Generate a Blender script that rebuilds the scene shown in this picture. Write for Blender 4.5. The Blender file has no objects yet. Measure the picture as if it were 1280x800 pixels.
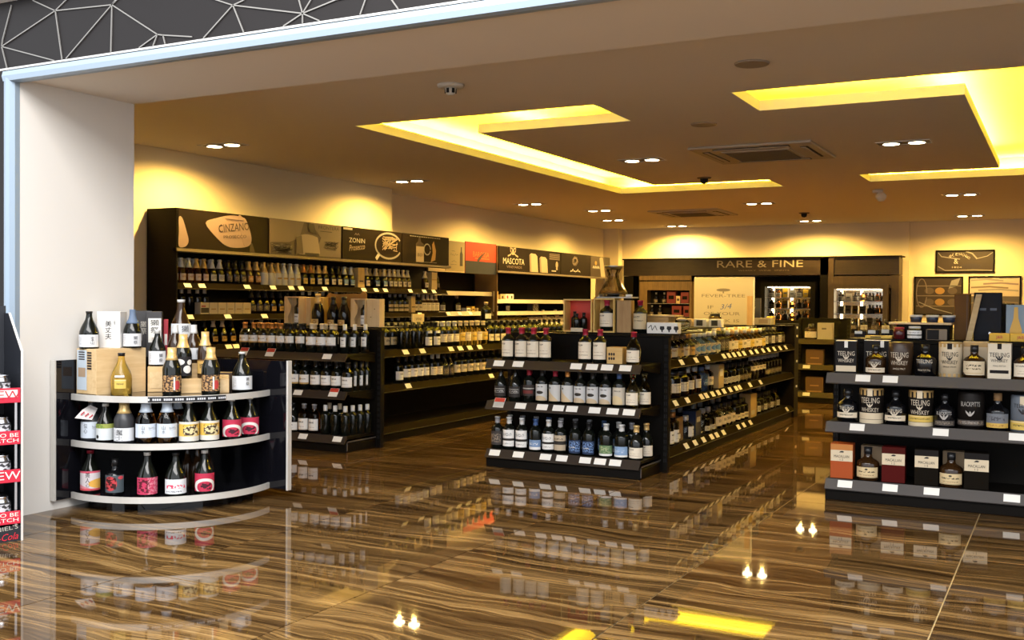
import bpy, bmesh, math, random
from mathutils import Matrix, Vector
random.seed(7)
SC = bpy.context.scene
COL = SC.collection
PI = math.pi

# ------------------------------------------------------------------ camera
YAW, PITCH, ROLL, FPX, EYE = .487707, -.0166452, .0081231, 1304.14, 1.6
F = Vector((-math.sin(YAW)*math.cos(PITCH), math.cos(YAW)*math.cos(PITCH), math.sin(PITCH)))
R0 = Vector((math.cos(YAW), math.sin(YAW), 0)); U0 = R0.cross(F)
RR = R0*math.cos(ROLL)+U0*math.sin(ROLL); UU = U0*math.cos(ROLL)-R0*math.sin(ROLL)
cam = bpy.data.objects.new('camera', bpy.data.cameras.new('camera')); COL.objects.link(cam)
cam.matrix_world = Matrix(((RR.x, UU.x, -F.x, 0), (RR.y, UU.y, -F.y, 0), (RR.z, UU.z, -F.z, EYE), (0, 0, 0, 1)))
cam.data.sensor_width = 36; cam.data.lens = 36*FPX/1280; cam.data.clip_start = .05
SC.camera = cam

# ------------------------------------------------------------------ daylight of the mall, added fill light, exposure
W = bpy.data.worlds.new('mall_daylight'); SC.world = W; W.use_nodes = True
bg = W.node_tree.nodes['Background']; bg.inputs[0].default_value = (.90, .94, 1.0, 1); bg.inputs[1].default_value = 1.6
vs = SC.view_settings; vs.view_transform = 'Standard'; vs.look = 'None'; vs.gamma = 1; vs.use_curve_mapping = False
vs.exposure = 0.5
SK = bpy.data.lights.new('mall_fill_light', 'AREA'); SK.shape = 'RECTANGLE'; SK.size = 9; SK.size_y = 3; SK.energy = 720; SK.color = (1.0, .97, .93)  # added unseen area light, brightens the white column and the corner stand
sko = bpy.data.objects.new('mall_fill_light', SK); COL.objects.link(sko); sko.location = (-1.0, 1.2, 5.6); sko.rotation_euler = (math.radians(28), 0, 0)
SC.cycles.max_bounces = 8; SC.cycles.transmission_bounces = 6; SC.cycles.caustics_reflective = False
SC.cycles.caustics_refractive = False; SC.cycles.sample_clamp_indirect = 4
WARM = (1.0, .62, .15); SPOT_W = 430; LED_COL = (1.0, .66, .02); LED_E = 520

# ------------------------------------------------------------------ materials
MATS = {}
def mat(name, col, rough=.5, metal=0, spec=.5, emit=None, es=0, trans=0, ior=1.45, coat=0):
    if name in MATS: return MATS[name]
    m = bpy.data.materials.new(name); m.use_nodes = True
    b = m.node_tree.nodes['Principled BSDF']
    b.inputs['Base Color'].default_value = (*col, 1); b.inputs['Roughness'].default_value = rough
    b.inputs['Metallic'].default_value = metal; b.inputs['Specular IOR Level'].default_value = spec
    b.inputs['IOR'].default_value = ior; b.inputs['Transmission Weight'].default_value = trans
    b.inputs['Coat Weight'].default_value = coat
    if emit: b.inputs['Emission Color'].default_value = (*emit, 1); b.inputs['Emission Strength'].default_value = es
    MATS[name] = m; return m
class NT:
    """small node-tree writer"""
    def __init__(s, m): s.t = m.node_tree; s.n = s.t.nodes; s.l = s.t.links; s.b = s.n['Principled BSDF']
    def put(s, v, sock):
        if hasattr(v, 'links') or hasattr(v, 'is_linked'): s.l.new(v, sock)
        elif v is not None:
            sock.default_value = (*v, 1) if isinstance(v, tuple) and len(v) == 3 and sock.type == 'RGBA' else v
    def math(s, op, a, b=None, c=None):
        n = s.n.new('ShaderNodeMath'); n.operation = op
        for i, v in enumerate((a, b, c)):
            if v is not None: s.put(v, n.inputs[i])
        return n.outputs[0]
    def mix(s, f, a, b):
        n = s.n.new('ShaderNodeMix'); n.data_type = 'RGBA'
        s.put(f, n.inputs[0]); s.put(a, n.inputs[6]); s.put(b, n.inputs[7]); return n.outputs[2]
    def coord(s, w): return s.n.new('ShaderNodeTexCoord').outputs[w]
    def sep(s, v):
        n = s.n.new('ShaderNodeSeparateXYZ'); s.l.new(v, n.inputs[0]); return n.outputs
    def comb(s, x, y, z=0.0):
        n = s.n.new('ShaderNodeCombineXYZ')
        for i, v in enumerate((x, y, z)): s.put(v, n.inputs[i])
        return n.outputs[0]
    def map(s, v, sc, loc=(0, 0, 0), rot=(0, 0, 0)):
        n = s.n.new('ShaderNodeMapping'); s.l.new(v, n.inputs[0]); n.inputs[1].default_value = loc; n.inputs[2].default_value = rot; n.inputs[3].default_value = sc
        return n.outputs[0]
    def noise(s, v, scale=5, det=4, rough=.5, dist=0):
        n = s.n.new('ShaderNodeTexNoise'); s.l.new(v, n.inputs['Vector']); n.inputs['Scale'].default_value = scale
        n.inputs['Detail'].default_value = det; n.inputs['Roughness'].default_value = rough; n.inputs['Distortion'].default_value = dist
        return n.outputs['Fac']
    def ramp(s, v, stops):
        n = s.n.new('ShaderNodeValToRGB'); e = n.color_ramp.elements
        while len(e) < len(stops): e.new(.5)
        for k, (p, c) in enumerate(stops): e[k].position = p; e[k].color = (*c, 1)
        s.l.new(v, n.inputs[0]); return n.outputs[0]
    def bump(s, h, strength=.2, dist=.01):
        n = s.n.new('ShaderNodeBump'); n.inputs['Strength'].default_value = strength; n.inputs['Distance'].default_value = dist
        s.l.new(h, n.inputs['Height']); s.l.new(n.outputs[0], s.b.inputs['Normal'])

def paint(name, col, rough=.7):
    m = mat(name, col, rough, spec=.3); t = NT(m)
    h = t.noise(t.coord('Object'), 90, 3); t.bump(h, .06, .003); return m
def timber(name, c1, c2, scale=1, rough=.5, axis='x'):
    if name in MATS: return MATS[name]
    m = mat(name, c1, rough); t = NT(m)
    sc = {'x': (1.2, 14, 14), 'y': (14, 1.2, 14), 'z': (14, 14, 1.2)}[axis]
    v = t.map(t.coord('Object'), tuple(scale*q for q in sc))
    n = t.noise(v, 2.2, 5, .6, .6); k = t.noise(t.map(t.coord('Object'), (5, 5, 5)), 1.2, 2)
    f = t.math('MULTIPLY_ADD', k, .35, t.math('MULTIPLY', n, .75))
    t.put(t.ramp(f, [(.35, c1), (.68, c2)]), t.b.inputs['Base Color']); t.bump(n, .08, .002); return m

M_WALL = paint('warm_white_wall_paint', (.76, .65, .43))
M_COLUMN = paint('white_wall_paint', (.70, .675, .635))
M_CEIL = paint('ceiling_paint', (.80, .74, .66))
M_COVE = paint('cove_paint', (.85, .83, .78))
M_BLACK = mat('black_coated_steel', (.006, .005, .004), .5, spec=.07)
M_BLACKG = mat('black_gloss_panel', (.004, .004, .006), .06, spec=.6)
M_RAIL = mat('brown_price_rail', (.034, .025, .019), .5, spec=.15)
M_RAILD = mat('dark_price_rail', (.010, .0075, .005), .8, spec=.0)
M_RAILG = mat('grey_price_rail', (.085, .078, .074), .35, spec=.3)
M_RAILW = mat('metal_shelf_edge', (.13, .105, .075), .4, metal=.2)
M_TAG = mat('white_card', (.80, .78, .72), .6)
M_CHROME = mat('brushed_metal', (.55, .55, .56), .28, metal=1)
M_LIPW = mat('pale_aluminium_edging', (.62, .60, .56), .35, metal=.25)
M_GAP = mat('dark_slot', (.006, .006, .006), .8)
M_WHITEP = mat('white_plastic', (.7, .68, .63), .4)

def floor_mat():
    m = mat('polished_brown_stone', (.1, .05, .02), .03, spec=.28); t = NT(m)
    g = t.n.new('ShaderNodeNewGeometry').outputs['Position']
    rnd = t.n.new('ShaderNodeObjectInfo').outputs['Random']
    x, y, z = t.sep(g)
    y2 = t.math('MULTIPLY_ADD', rnd, 7.0, y)
    v = t.comb(t.math('MULTIPLY_ADD', rnd, 3.0, x), y2, 0.0)
    warp = t.noise(t.map(v, (.55, 1.1, 1)), 1.0, 3, .5, .3)
    yw = t.math('MULTIPLY_ADD', warp, .5, y2)
    vv = t.comb(t.math('MULTIPLY', x, .20), t.math('MULTIPLY', yw, 5.2), rnd)
    n1 = t.noise(vv, 2.4, 8, .62, .25)
    n2 = t.noise(t.comb(t.math('MULTIPLY', x, .4), t.math('MULTIPLY', yw, 24.0), 3.3), 3.0, 8, .72, .5)
    f = t.math('ADD', t.math('MULTIPLY', n1, .56), t.math('MULTIPLY', n2, .46))
    c = t.ramp(f, [(.41, (.020, .010, .0035)), (.475, (.055, .029, .010)), (.52, (.105, .058, .020)), (.565, (.175, .10, .034)), (.65, (.32, .20, .08))])
    t.put(c, t.b.inputs['Base Color'])
    return m
M_FLOOR = floor_mat()
M_GROUT = mat('pale_grout', (.50, .38, .20), .5)

# ------------------------------------------------------------------ mesh builder
class MB:
    def __init__(s): s.v = []; s.f = []; s.m = []; s.sm = []; s.uv = {}
    def add(s, vs, fs, m=0, smooth=False, uv=None):
        o = len(s.v); s.v += [tuple(p) for p in vs]
        for k, f in enumerate(fs):
            if uv: s.uv[len(s.f)] = uv[k]
            s.f.append([i+o for i in f]); s.m.append(m); s.sm.append(smooth)
        return s
    def box(s, a, b, m=0, ch=0.0):
        (x0, y0, z0), (x1, y1, z1) = a, b
        if ch <= 0:
            v = [(x, y, z) for x in (x0, x1) for y in (y0, y1) for z in (z0, z1)]
            return s.add(v, [(0, 1, 3, 2), (4, 6, 7, 5), (0, 4, 5, 1), (2, 3, 7, 6), (0, 2, 6, 4), (1, 5, 7, 3)], m)
        c = Vector(((x0+x1)/2, (y0+y1)/2, (z0+z1)/2)); h = Vector(((x1-x0)/2, (y1-y0)/2, (z1-z0)/2))
        vs = []; ix = {}
        for sx in (-1, 1):
            for sy in (-1, 1):
                for sz in (-1, 1):
                    for k in range(3):
                        sg = (sx, sy, sz); p = [c[i]+sg[i]*(h[i]-(0 if i == k else ch)) for i in range(3)]
                        ix[(sg, k)] = len(vs); vs.append(p)
        fs = []
        for k in range(3):
            i, j = [q for q in range(3) if q != k]
            for sk in (-1, 1):
                q = []
                for si, sj in ((-1, -1), (1, -1), (1, 1), (-1, 1)):
                    sg = [0]*3; sg[k] = sk; sg[i] = si; sg[j] = sj; q.append(ix[(tuple(sg), k)])
                fs.append(q)
            for si in (-1, 1):
                for sj in (-1, 1):
                    A = [0]*3; A[i] = si; A[j] = sj; B = list(A); A[k] = -1; B[k] = 1
                    fs.append([ix[(tuple(A), i)], ix[(tuple(B), i)], ix[(tuple(B), j)], ix[(tuple(A), j)]])
        for sx in (-1, 1):
            for sy in (-1, 1):
                for sz in (-1, 1): fs.append([ix[((sx, sy, sz), k)] for k in range(3)])
        out = []
        for f in fs:
            p = [Vector(vs[i]) for i in f]; n = (p[1]-p[0]).cross(p[2]-p[0]); ctr = sum(p, Vector())/len(p)
            out.append(f if n.dot(ctr-c) > 0 else f[::-1])
        return s.add(vs, out, m)
    def lathe(s, prof, n=20, m=0, c=(0, 0, 0), smooth=True):
        vs = []; fs = []
        for r, z in prof:
            for k in range(n):
                a = 2*PI*k/n; vs.append((c[0]+r*math.cos(a), c[1]+r*math.sin(a), c[2]+z))
        for i in range(len(prof)-1):
            for k in range(n):
                k2 = (k+1) % n; fs.append((i*n+k, i*n+k2, (i+1)*n+k2, (i+1)*n+k))
        if prof[0][0] > 1e-5: fs.append(tuple(range(n))[::-1])
        if prof[-1][0] > 1e-5: fs.append(tuple((len(prof)-1)*n+k for k in range(n)))
        return s.add(vs, fs, m, smooth)
    def prism(s, poly, a, b, axis='x', m=0):
        n = len(poly); ar = sum(poly[i][0]*poly[(i+1) % n][1]-poly[(i+1) % n][0]*poly[i][1] for i in range(n))
        pl = poly if ar > 0 else poly[::-1]
        def P(u, w, t): return {'x': (t, u, w), 'y': (w, t, u), 'z': (u, w, t)}[axis]
        vs = [P(u, w, a) for u, w in pl]+[P(u, w, b) for u, w in pl]
        fs = [tuple(range(n))[::-1], tuple(range(n, 2*n))]+[(i, (i+1) % n, n+(i+1) % n, n+i) for i in range(n)]
        return s.add(vs, fs, m)
    def bar(s, p, q, w, m=0):
        p = Vector(p); q = Vector(q); d = (q-p).normalized(); up = Vector((0, 0, 1)) if abs(d.z) < .9 else Vector((1, 0, 0))
        a = d.cross(up).normalized()*w; b = d.cross(a).normalized()*w
        vs = [p-a-b, p+a-b, p+a+b, p-a+b, q-a-b, q+a-b, q+a+b, q-a+b]
        return s.add(vs, [(0, 1, 2, 3), (7, 6, 5, 4), (0, 4, 5, 1), (1, 5, 6, 2), (2, 6, 7, 3), (3, 7, 4, 0)], m)
    def patch(s, R, a0, a1, z0, z1, n=8, m=0, R2=None):
        R2 = R if R2 is None else R2; vs = []; fs = []; uv = []
        for k in range(n+1):
            a = -PI/2+a0+(a1-a0)*k/n
            vs += [(R*math.cos(a), R*math.sin(a), z0), (R2*math.cos(a), R2*math.sin(a), z1)]
        for k in range(n):
            fs.append((2*k, 2*k+2, 2*k+3, 2*k+1)); uv.append(((k/n, 0), ((k+1)/n, 0), ((k+1)/n, 1), (k/n, 1)))
        return s.add(vs, fs, m, True, uv)
    def card(s, x0, x1, z0, z1, y, m=0):
        return s.add([(x0, y, z0), (x1, y, z0), (x1, y, z1), (x0, y, z1)], [(0, 1, 2, 3)], m, False, [((0, 0), (1, 0), (1, 1), (0, 1))])
    def mesh(s, name, mats):
        me = bpy.data.meshes.new(name); me.from_pydata(s.v, [], s.f)
        for q in (mats if isinstance(mats, (list, tuple)) else [mats]): me.materials.append(q)
        me.polygons.foreach_set('material_index', s.m); me.polygons.foreach_set('use_smooth', s.sm)
        if s.uv:
            u = me.uv_layers.new(name='UVMap').data
            for fi, uvs in s.uv.items():
                for li, c in zip(me.polygons[fi].loop_indices, uvs): u[li].uv = c
        me.update(); return me
    def build(s, name, mats, parent=None, loc=(0, 0, 0), rz=0):
        return link(name, s.mesh(name, mats), parent, loc, rz)
def link(name, me, parent=None, loc=(0, 0, 0), rz=0):
    o = bpy.data.objects.new(name, me); COL.objects.link(o); o.location = loc; o.rotation_euler = (0, 0, rz) if not isinstance(rz, tuple) else rz
    if parent: o.parent = parent
    return o
def tag(o, label=None, cat=None, group=None, kind=None):
    if label: o['label'] = label
    if cat: o['category'] = cat
    if group: o['group'] = group
    if kind: o['kind'] = kind
    return o
def empty(name, loc=(0, 0, 0), rz=0, label=None, cat=None, group=None):
    o = bpy.data.objects.new(name, None); COL.objects.link(o); o.location = loc; o.rotation_euler = (0, 0, rz); o.empty_display_size = .05
    return tag(o, label, cat, group)
def struct(name, mb, m): return tag(mb.build(name, m), kind='structure')
def box(name, a, b, m, parent=None, ch=.0, loc=(0, 0, 0), rz=0): return MB().box(a, b, 0, ch).build(name, m, parent, loc, rz)
TXT = {}
def text(s, w, h, m, parent, loc, rot=(PI/2, 0, 0), name='lettering', thick=.0015, bend=None, shear=0.0):
    """lettering: flat raised letters fitted to a width and a height, optionally wrapped round a cylinder"""
    key = (s, round(w, 4), round(h, 4), m.name, bend, shear)
    if key not in TXT:
        c = bpy.data.curves.new('lettering', 'FONT'); c.body = s; c.extrude = 0; c.resolution_u = 2; c.align_x = 'CENTER'; c.shear = shear
        o = bpy.data.objects.new('lettering', c); COL.objects.link(o)
        me = bpy.data.meshes.new_from_object(o.evaluated_get(bpy.context.evaluated_depsgraph_get()))
        bpy.data.objects.remove(o)
        xs = [v.co.x for v in me.vertices]; ys = [v.co.y for v in me.vertices]
        cx, cy = (min(xs)+max(xs))/2, (min(ys)+max(ys))/2; kx = w/(max(xs)-min(xs)); ky = h/max(.0001, max(ys)-min(ys))
        for v in me.vertices:
            x, y = (v.co.x-cx)*kx, (v.co.y-cy)*ky
            v.co = (bend*math.sin(x/bend), y, bend*(math.cos(x/bend)-1)) if bend else (x, y, 0)
        me.materials.clear(); me.materials.append(m); me.name = 'lettering'; TXT[key] = me
    return link(name, TXT[key], parent, loc, rot)
def decal(parent, name, pts, m, y, t=.002):
    """flat print or cut-out shape lying on an upright panel (local x, z)"""
    return MB().prism([(z, x) for x, z in pts], y-t, y, 'y', 0).build(name, m, parent)
def ell(cx, cz, rx, rz, n=20, rot=0, a0=0, a1=2*PI):
    full = abs(a1-a0-2*PI) < 1e-6; N = n if full else n+1
    out = []
    for k in range(N):
        a = a0+(a1-a0)*k/n; x, z = rx*math.cos(a), rz*math.sin(a)
        out.append((cx+x*math.cos(rot)-z*math.sin(rot), cz+x*math.sin(rot)+z*math.cos(rot)))
    return out
def smooth(pts, n=4):
    out = []; N = len(pts)
    for i in range(N):
        p0, p1, p2, p3 = (Vector(pts[(i+k-1) % N]) for k in range(4))
        for q in range(n):
            t = q/n; out.append(tuple(.5*(2*p1+(p2-p0)*t+(2*p0-5*p1+4*p2-p3)*t*t+(3*p1-p0-3*p2+p3)*t*t*t)))
    return out
def rect(x0, x1, z0, z1): return [(x0, z0), (x1, z0), (x1, z1), (x0, z1)]
def ribbon(pts, w):
    L = []; Rr = []
    for i, p in enumerate(pts):
        a = pts[max(0, i-1)]; b = pts[min(len(pts)-1, i+1)]; d = Vector((b[0]-a[0], b[1]-a[1])); d.normalize()
        L.append((p[0]-d.y*w/2, p[1]+d.x*w/2)); Rr.append((p[0]+d.y*w/2, p[1]-d.x*w/2))
    return L+Rr[::-1]
def strokes(parent, name, lines, m, y, w=.006, t=.002):
    mb = MB()
    for ln in lines:
        for p, q in zip(ln, ln[1:]):
            d = Vector((q[0]-p[0], q[1]-p[1])); 
            if d.length < 1e-6: continue
            d.normalize(); n = (-d.y*w/2, d.x*w/2)
            mb.add([(p[0]+n[0], y-t, p[1]+n[1]), (p[0]-n[0], y-t, p[1]-n[1]), (q[0]-n[0], y-t, q[1]-n[1]), (q[0]+n[0], y-t, q[1]+n[1])], [(0, 1, 2, 3)])
    return mb.build(name, m, parent)

# ================================================================== THE SETTING
# floor: stone tiles with pale joints
fl = MB().box((-16, -3, -.12), (11, 27, -.006)).build('floor', M_GROUT); tag(fl, kind='structure')
TS = 1.405; tme = MB().box((-TS/2+.004, -TS/2+.004, -.02), (TS/2-.004, TS/2-.004, 0)).mesh('tile', M_FLOOR)
for i in range(-8, 8):
    for j in range(-5, 16):
        x = -.56+TS*(i+.5); y = 4.37+TS*(j+.5)
        if x < -11 or x > 10.5: continue
        if y > 4.5 and y < 27 and x < -10.6: continue
        link('tile', tme, fl, (x, y, 0))
# left reveal of the shop opening, left walls, back walls
struct('wall_reveal_left', MB().box((-7.1, 5.04, 0), (-6.767, 6.12, 3.2)), M_COLUMN)
struct('wall_front_left', MB().box((-10.6, 5.9, 0), (-7.1, 6.12, 3.5)), M_WALL)
struct('wall_left', MB().box((-10.3, 6.12, 0), (-10.05, 14.6, 3.5)), M_WALL)
struct('wall_left_rear', MB().box((-10.75, 14.4, 0), (-10.49, 25.3, 3.5)), M_WALL)
struct('pillar_rear_left', MB().box((-10.49, 24.75, 0), (-10.08, 25.2, 3.5)), M_WALL)
struct('wall_back', MB().box((-10.49, 25.0, 0), (-3.14, 25.3, 3.5)), M_WALL)
struct('wall_back_right', MB().box((-3.14, 25.12, 0), (10.4, 25.3, 3.5)), M_WALL)
struct('wall_right', MB().box((10.2, 5.04, 0), (10.45, 25.2, 3.5)), M_WALL)
struct('wall_reveal_right', MB().box((9.2, 5.04, 0), (10.2, 6.12, 3.2)), M_COLUMN)
struct('soffit', MB().box((-7.1, 5.345, 3.2), (9.2, 6.12, 3.5)).box((-7.1, 5.05, 3.2), (9.2, 5.345, 3.262)), M_CEIL)
# ceiling slabs around the two C-shaped light coves
CE = MB()
Z0, Z1 = 3.5, 3.58
XA, XB, YA, YB = -6.84, -4.01, 9.2, 16.85; XC, XD, YC, YD = -2.69, .16, 9.2, 16.75; AW = 1.0
def slab(x0, x1, y0, y1): CE.box((x0, y0, Z0), (x1, y1, Z1))
slab(-10.9, 10.45, 6.0, YA); slab(-10.9, 10.45, YB, 25.4)
slab(-10.9, XA, YA, YB); slab(XB, XC, YA, YB); slab(XD, 10.45, YA, YB)
slab(XA+AW, XB, YA+AW, YB-AW)                      # inside of the left C
slab(XC, XD-AW, YC+AW, YD-AW); slab(XC, XD, YD, YB)  # inside of the right C
struct('ceiling', CE, M_CEIL)
# coves: a raised roof, side cheeks set back, LED strips lying on the ledges
def cove(name, cells, lips, leds, label):
    t = empty(name, (0, 0, 3.58), 0, label, 'cove light')
    mb = MB()
    x0 = min(c[0] for c in cells)-.35; x1 = max(c[1] for c in cells)+.35; y0 = min(c[2] for c in cells)-.35; y1 = max(c[3] for c in cells)+.35
    mb.box((x0, y0, .22), (x1, y1, .26))
    mb.box((x0, y0, 0.003), (x0+.04, y1, .22)); mb.box((x1-.04, y0, 0.003), (x1, y1, .22)); mb.box((x0, y0, 0.003), (x1, y0+.04, .22)); mb.box((x0, y1-.04, 0.003), (x1, y1, .22))
    mb.build('cove_roof', M_COVE, t)
    for a, b in lips: box('cove_lip', a, b, M_COVE, t)
    for a, b in leds: box('led_strip', a, b, M_LED, t)
    return t
M_LED = mat('amber_led', (.9, .8, .3), .5, emit=LED_COL, es=LED_E)
lt, lh = .012, .05
def lipbox(x0, x1, y0, y1): return ((x0, y0, -.080), (x1, y1, .02))
Lc = [(XA, XA+AW, YA, YB), (XA, XB, YA, YA+AW), (XA, XB, YB-AW, YB)]
cove('ceiling_cove', Lc,
     [lipbox(XA, XA+lt, YA, YB), lipbox(XA, XB, YA, YA+lt), lipbox(XA, XB, YB-lt, YB), lipbox(XB-lt, XB, YA, YA+AW), lipbox(XB-lt, XB, YB-AW, YB),
      lipbox(XA+AW-lt, XA+AW, YA+AW-lt, YB-AW+lt), lipbox(XA+AW, XB, YA+AW-lt, YA+AW), lipbox(XA+AW, XB, YB-AW, YB-AW+lt)],
     [((XA-.20, YA, .003), (XA-.17, YB, .02)), ((XA, YB+.17, .003), (XB, YB+.20, .02)), ((XA, YA-.20, .003), (XB, YA-.17, .02)),
      ((XA+AW+.17, YA+AW+.2, .003), (XA+AW+.20, YB-AW-.2, .02)), ((XA+AW+.2, YA+AW+.17, .003), (XB, YA+AW+.20, .02)), ((XA+AW+.2, YB-AW-.20, .003), (XB, YB-AW-.17, .02))],
     'left C-shaped ceiling recess glowing yellow above the middle racks')
Rc = [(XD-AW, XD, YC, YD), (XC, XD, YC, YC+AW), (XC, XD, YD-AW, YD)]
cove('ceiling_cove', Rc,
     [lipbox(XD-lt, XD, YC, YD), lipbox(XC, XD, YC, YC+lt), lipbox(XC, XD, YD-lt, YD), lipbox(XC, XC+lt, YC, YC+AW), lipbox(XC, XC+lt, YD-AW, YD),
      lipbox(XD-AW, XD-AW+lt, YC+AW-lt, YD-AW+lt), lipbox(XC, XD-AW, YC+AW-lt, YC+AW), lipbox(XC, XD-AW, YD-AW, YD-AW+lt)],
     [((XD+.17, YC, .003), (XD+.20, YD, .02)), ((XC, YD+.17, .003), (XD, YD+.20, .02)), ((XC, YC-.20, .003), (XD, YC-.17, .02)),
      ((XD-AW-.20, YC+AW+.2, .003), (XD-AW-.17, YD-AW-.2, .02)), ((XC, YC+AW+.17, .003), (XD-AW-.2, YC+AW+.20, .02)), ((XC, YD-AW-.20, .003), (XD-AW-.2, YD-AW-.17, .02))],
     'right C-shaped ceiling recess glowing yellow, cut by the right edge')
# shopfront: black fascia with a net of metal strips, pale metal frame
fa = empty('shopfront_fascia', (-7, 5.04, 3.27), 0, 'black shopfront fascia with a net of thin metal strips above the opening', 'fascia')
M_STRIP = mat('dull_metal_strip', (.24, .23, .215), .4, metal=.3)
M_FASC = mat('matt_black_fascia', (.014, .012, .012), .5, spec=.2)
box('fascia_panel', (-9, -.0, 0), (17, .3, .5), M_FASC, fa)
P = dict(A=(-6.35, 3.64), B=(-5.78, 3.61), C=(-5.35, 3.36), D=(-5.30, 3.35), E=(-4.69, 3.47), a=(-6.93, 3.45), b=(-6.58, 3.74), c=(-6.24, 3.70), d=(-6.28, 3.29), e=(-5.79, 3.29), f=(-6.24, 3.29), g=(-5.52, 3.29), h=(-5.04, 3.31), i=(-4.94, 3.29), j=(-4.60, 3.29), k=(-4.60, 3.49), l=(-5.73, 3.65), m=(-6.82, 3.74), n=(-6.92, 3.50), o=(-6.87, 3.28), p=(-6.36, 3.29), q=(-4.13, 3.35), r=(-4.16, 3.44), s=(-4.07, 3.42), t=(-4.28, 3.29), u=(-4.13, 3.29), v=(-4.00, 3.29), w=(-3.88, 3.40), x=(-3.65, 3.40), y=(-3.70, 3.29), z=(-3.50, 3.38), zz=(-3.43, 3.29), c1=(-5.39, 3.29), d1=(-5.28, 3.29))
# the net goes on above the picture's top edge and to the right
P.update(T1=(-6.62, 3.77), T2=(-6.1, 3.77), T3=(-5.5, 3.77), T4=(-4.4, 3.77), T5=(-3.9, 3.77), T6=(-3.2, 3.77), G1=(-2.9, 3.46), G2=(-2.2, 3.62), G3=(-1.5, 3.40), G4=(-.7, 3.58), G5=(.3, 3.42), G6=(1.4, 3.6), H1=(-2.5, 3.29), H2=(-1.9, 3.29), H3=(-1, 3.29), H4=(0, 3.29), H5=(-2, 3.77), H6=(-.4, 3.77), H7=(1, 3.77))
for e in ('Ab', 'A l', 'AB', 'Aa', 'Ad', 'ap', 'ao', 'an', 'nm', 'Bf', 'Be', 'BC', 'Bl', 'CG', 'Cc1', 'Cg', 'Dh', 'Dd1', 'iE', 'Ej', 'Eq', 'Ek', 'qr', 'qs', 'qt', 'qu', 'qv', 'qw', 'xy', 'z zz'):
    e = {'A l': ('A', 'c'), 'CG': ('D', 'C'), 'Cc1': ('C', 'c1'), 'Dd1': ('D', 'd1'), 'z zz': ('z', 'zz')}.get(e, tuple(e))
    a, b = P[e[0]], P[e[1]]
    MB().bar((a[0]+7, -.006, a[1]-3.27), (b[0]+7, -.006, b[1]-3.27), .0038).build('metal_strip', M_STRIP, fa)
for e in (('b', 'T1'), ('c', 'T2'), ('l', 'T3'), ('B', 'T3'), ('E', 'T3'), ('k', 'T4'), ('r', 'T4'), ('s', 'T5'), ('w', 'T6'), ('w', 'G1'), ('x', 'T5'), ('z', 'G1'), ('G1', 'G2'), ('G2', 'G3'), ('G3', 'G4'), ('G4', 'G5'), ('G5', 'G6'), ('G1', 'H1'), ('G2', 'H2'), ('G3', 'H2'), ('G3', 'H3'), ('G5', 'H4'), ('G2', 'H5'), ('G4', 'H6'), ('G6', 'H7')):
    a, b = P[e[0]], P[e[1]]
    MB().bar((a[0]+7, -.006, a[1]-3.27), (b[0]+7, -.006, b[1]-3.27), .0038).build('metal_strip', M_STRIP, fa)
box('edge_trim', (0.05, -.016, .0), (16.2, -.002, .014), M_LIPW, fa)
M_FRAME = mat('pale_satin_metal', (.30, .38, .47), .34, metal=.3)
fr = MB(); fr.prism([(5.02, 3.262), (4.985, 3.25), (4.975, 3.215), (4.985, 3.18), (5.02, 3.172), (5.06, 3.172), (5.06, 3.262)], -6.852, 9.2, 'x')
fr.prism([(-6.852, 5.02), (-6.84, 4.985), (-6.81, 4.975), (-6.78, 4.985), (-6.765, 5.02), (-6.765, 5.06), (-6.852, 5.06)], 0, 3.20, 'z')
struct('trim_opening', fr, M_FRAME)
struct('pillar_black', MB().box((-9.5, 5.0, 0), (-6.852, 5.3, 3.258)), M_FASC)
struct('bulkhead_mall', MB().box((-12, 4.95, 3.77), (12, 5.3, 5.2)), mat('pale_bulkhead', (.78, .79, .82), .6))

# ------------------------------------------------------------------ ceiling fittings
M_LAMP = mat('lamp_glass', (1, .9, .7), .3, emit=(1, .80, .45), es=30)
def downlight(x, y, label, k=1.0):
    t = empty('downlight', (x, y, 3.5), 0, label, 'ceiling light', 'twin ceiling spotlights')
    mb = MB(); a, b, w = .30, .14, .014
    for p, q in (((-a, -b), (a, -b+w)), ((-a, b-w), (a, b)), ((-a, -b+w), (-a+w, b-w)), ((a-w, -b+w), (a, b-w))): mb.box((p[0], p[1], -.008), (q[0], q[1], 0))
    mb.build('frame', M_WHITEP, t)
    box('housing', (-a+w, -b+w, -.003), (a-w, b-w, 0), mat('lamp_housing', (.25, .22, .18), .5), t)
    for sx in (-.14, .14):
        MB().lathe([(.102, -.014), (.105, -.004), (.10, -.003)], 18, 0, (sx, 0, 0)).build('bezel', M_CHROME, t)
        MB().lathe([(.0, -.019), (.05, -.0185), (.085, -.015), (.09, -.0141)], 18, 0, (sx, 0, 0)).build('lamp', M_LAMP, t)
    for sx in (-.14, .14):
        L = bpy.data.lights.new('downlight_beam', 'SPOT'); L.energy = SPOT_W*k*.5; L.color = WARM; L.spot_size = math.radians(166); L.spot_blend = .6; L.shadow_soft_size = .028
        o = bpy.data.objects.new('beam', L); COL.objects.link(o); o.location = (sx, 0, -.05); o.parent = t
nm = ['nearest', 'second', 'third', 'farthest']
for k, y in enumerate((9.64, 13.74, 17.9, 22.08)): downlight(-9.13, y, f'{nm[k]} of the four twin spotlights along the left wall', .66)
for k, (x, y) in enumerate(((-4.97, 13.0), (-5.1, 19.45), (-5.1, 23.9))): downlight(x, y, f'{["nearest", "middle", "farthest"][k]} of three twin spotlights above the centre aisle rack')
for k, (x, y) in enumerate(((-1.69, 12.88), (-1.6, 19.26), (-1.8, 23.8))): downlight(x, y, f'{["nearest", "middle", "farthest"][k]} of three twin spotlights on the right of the ceiling', .8)
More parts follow.
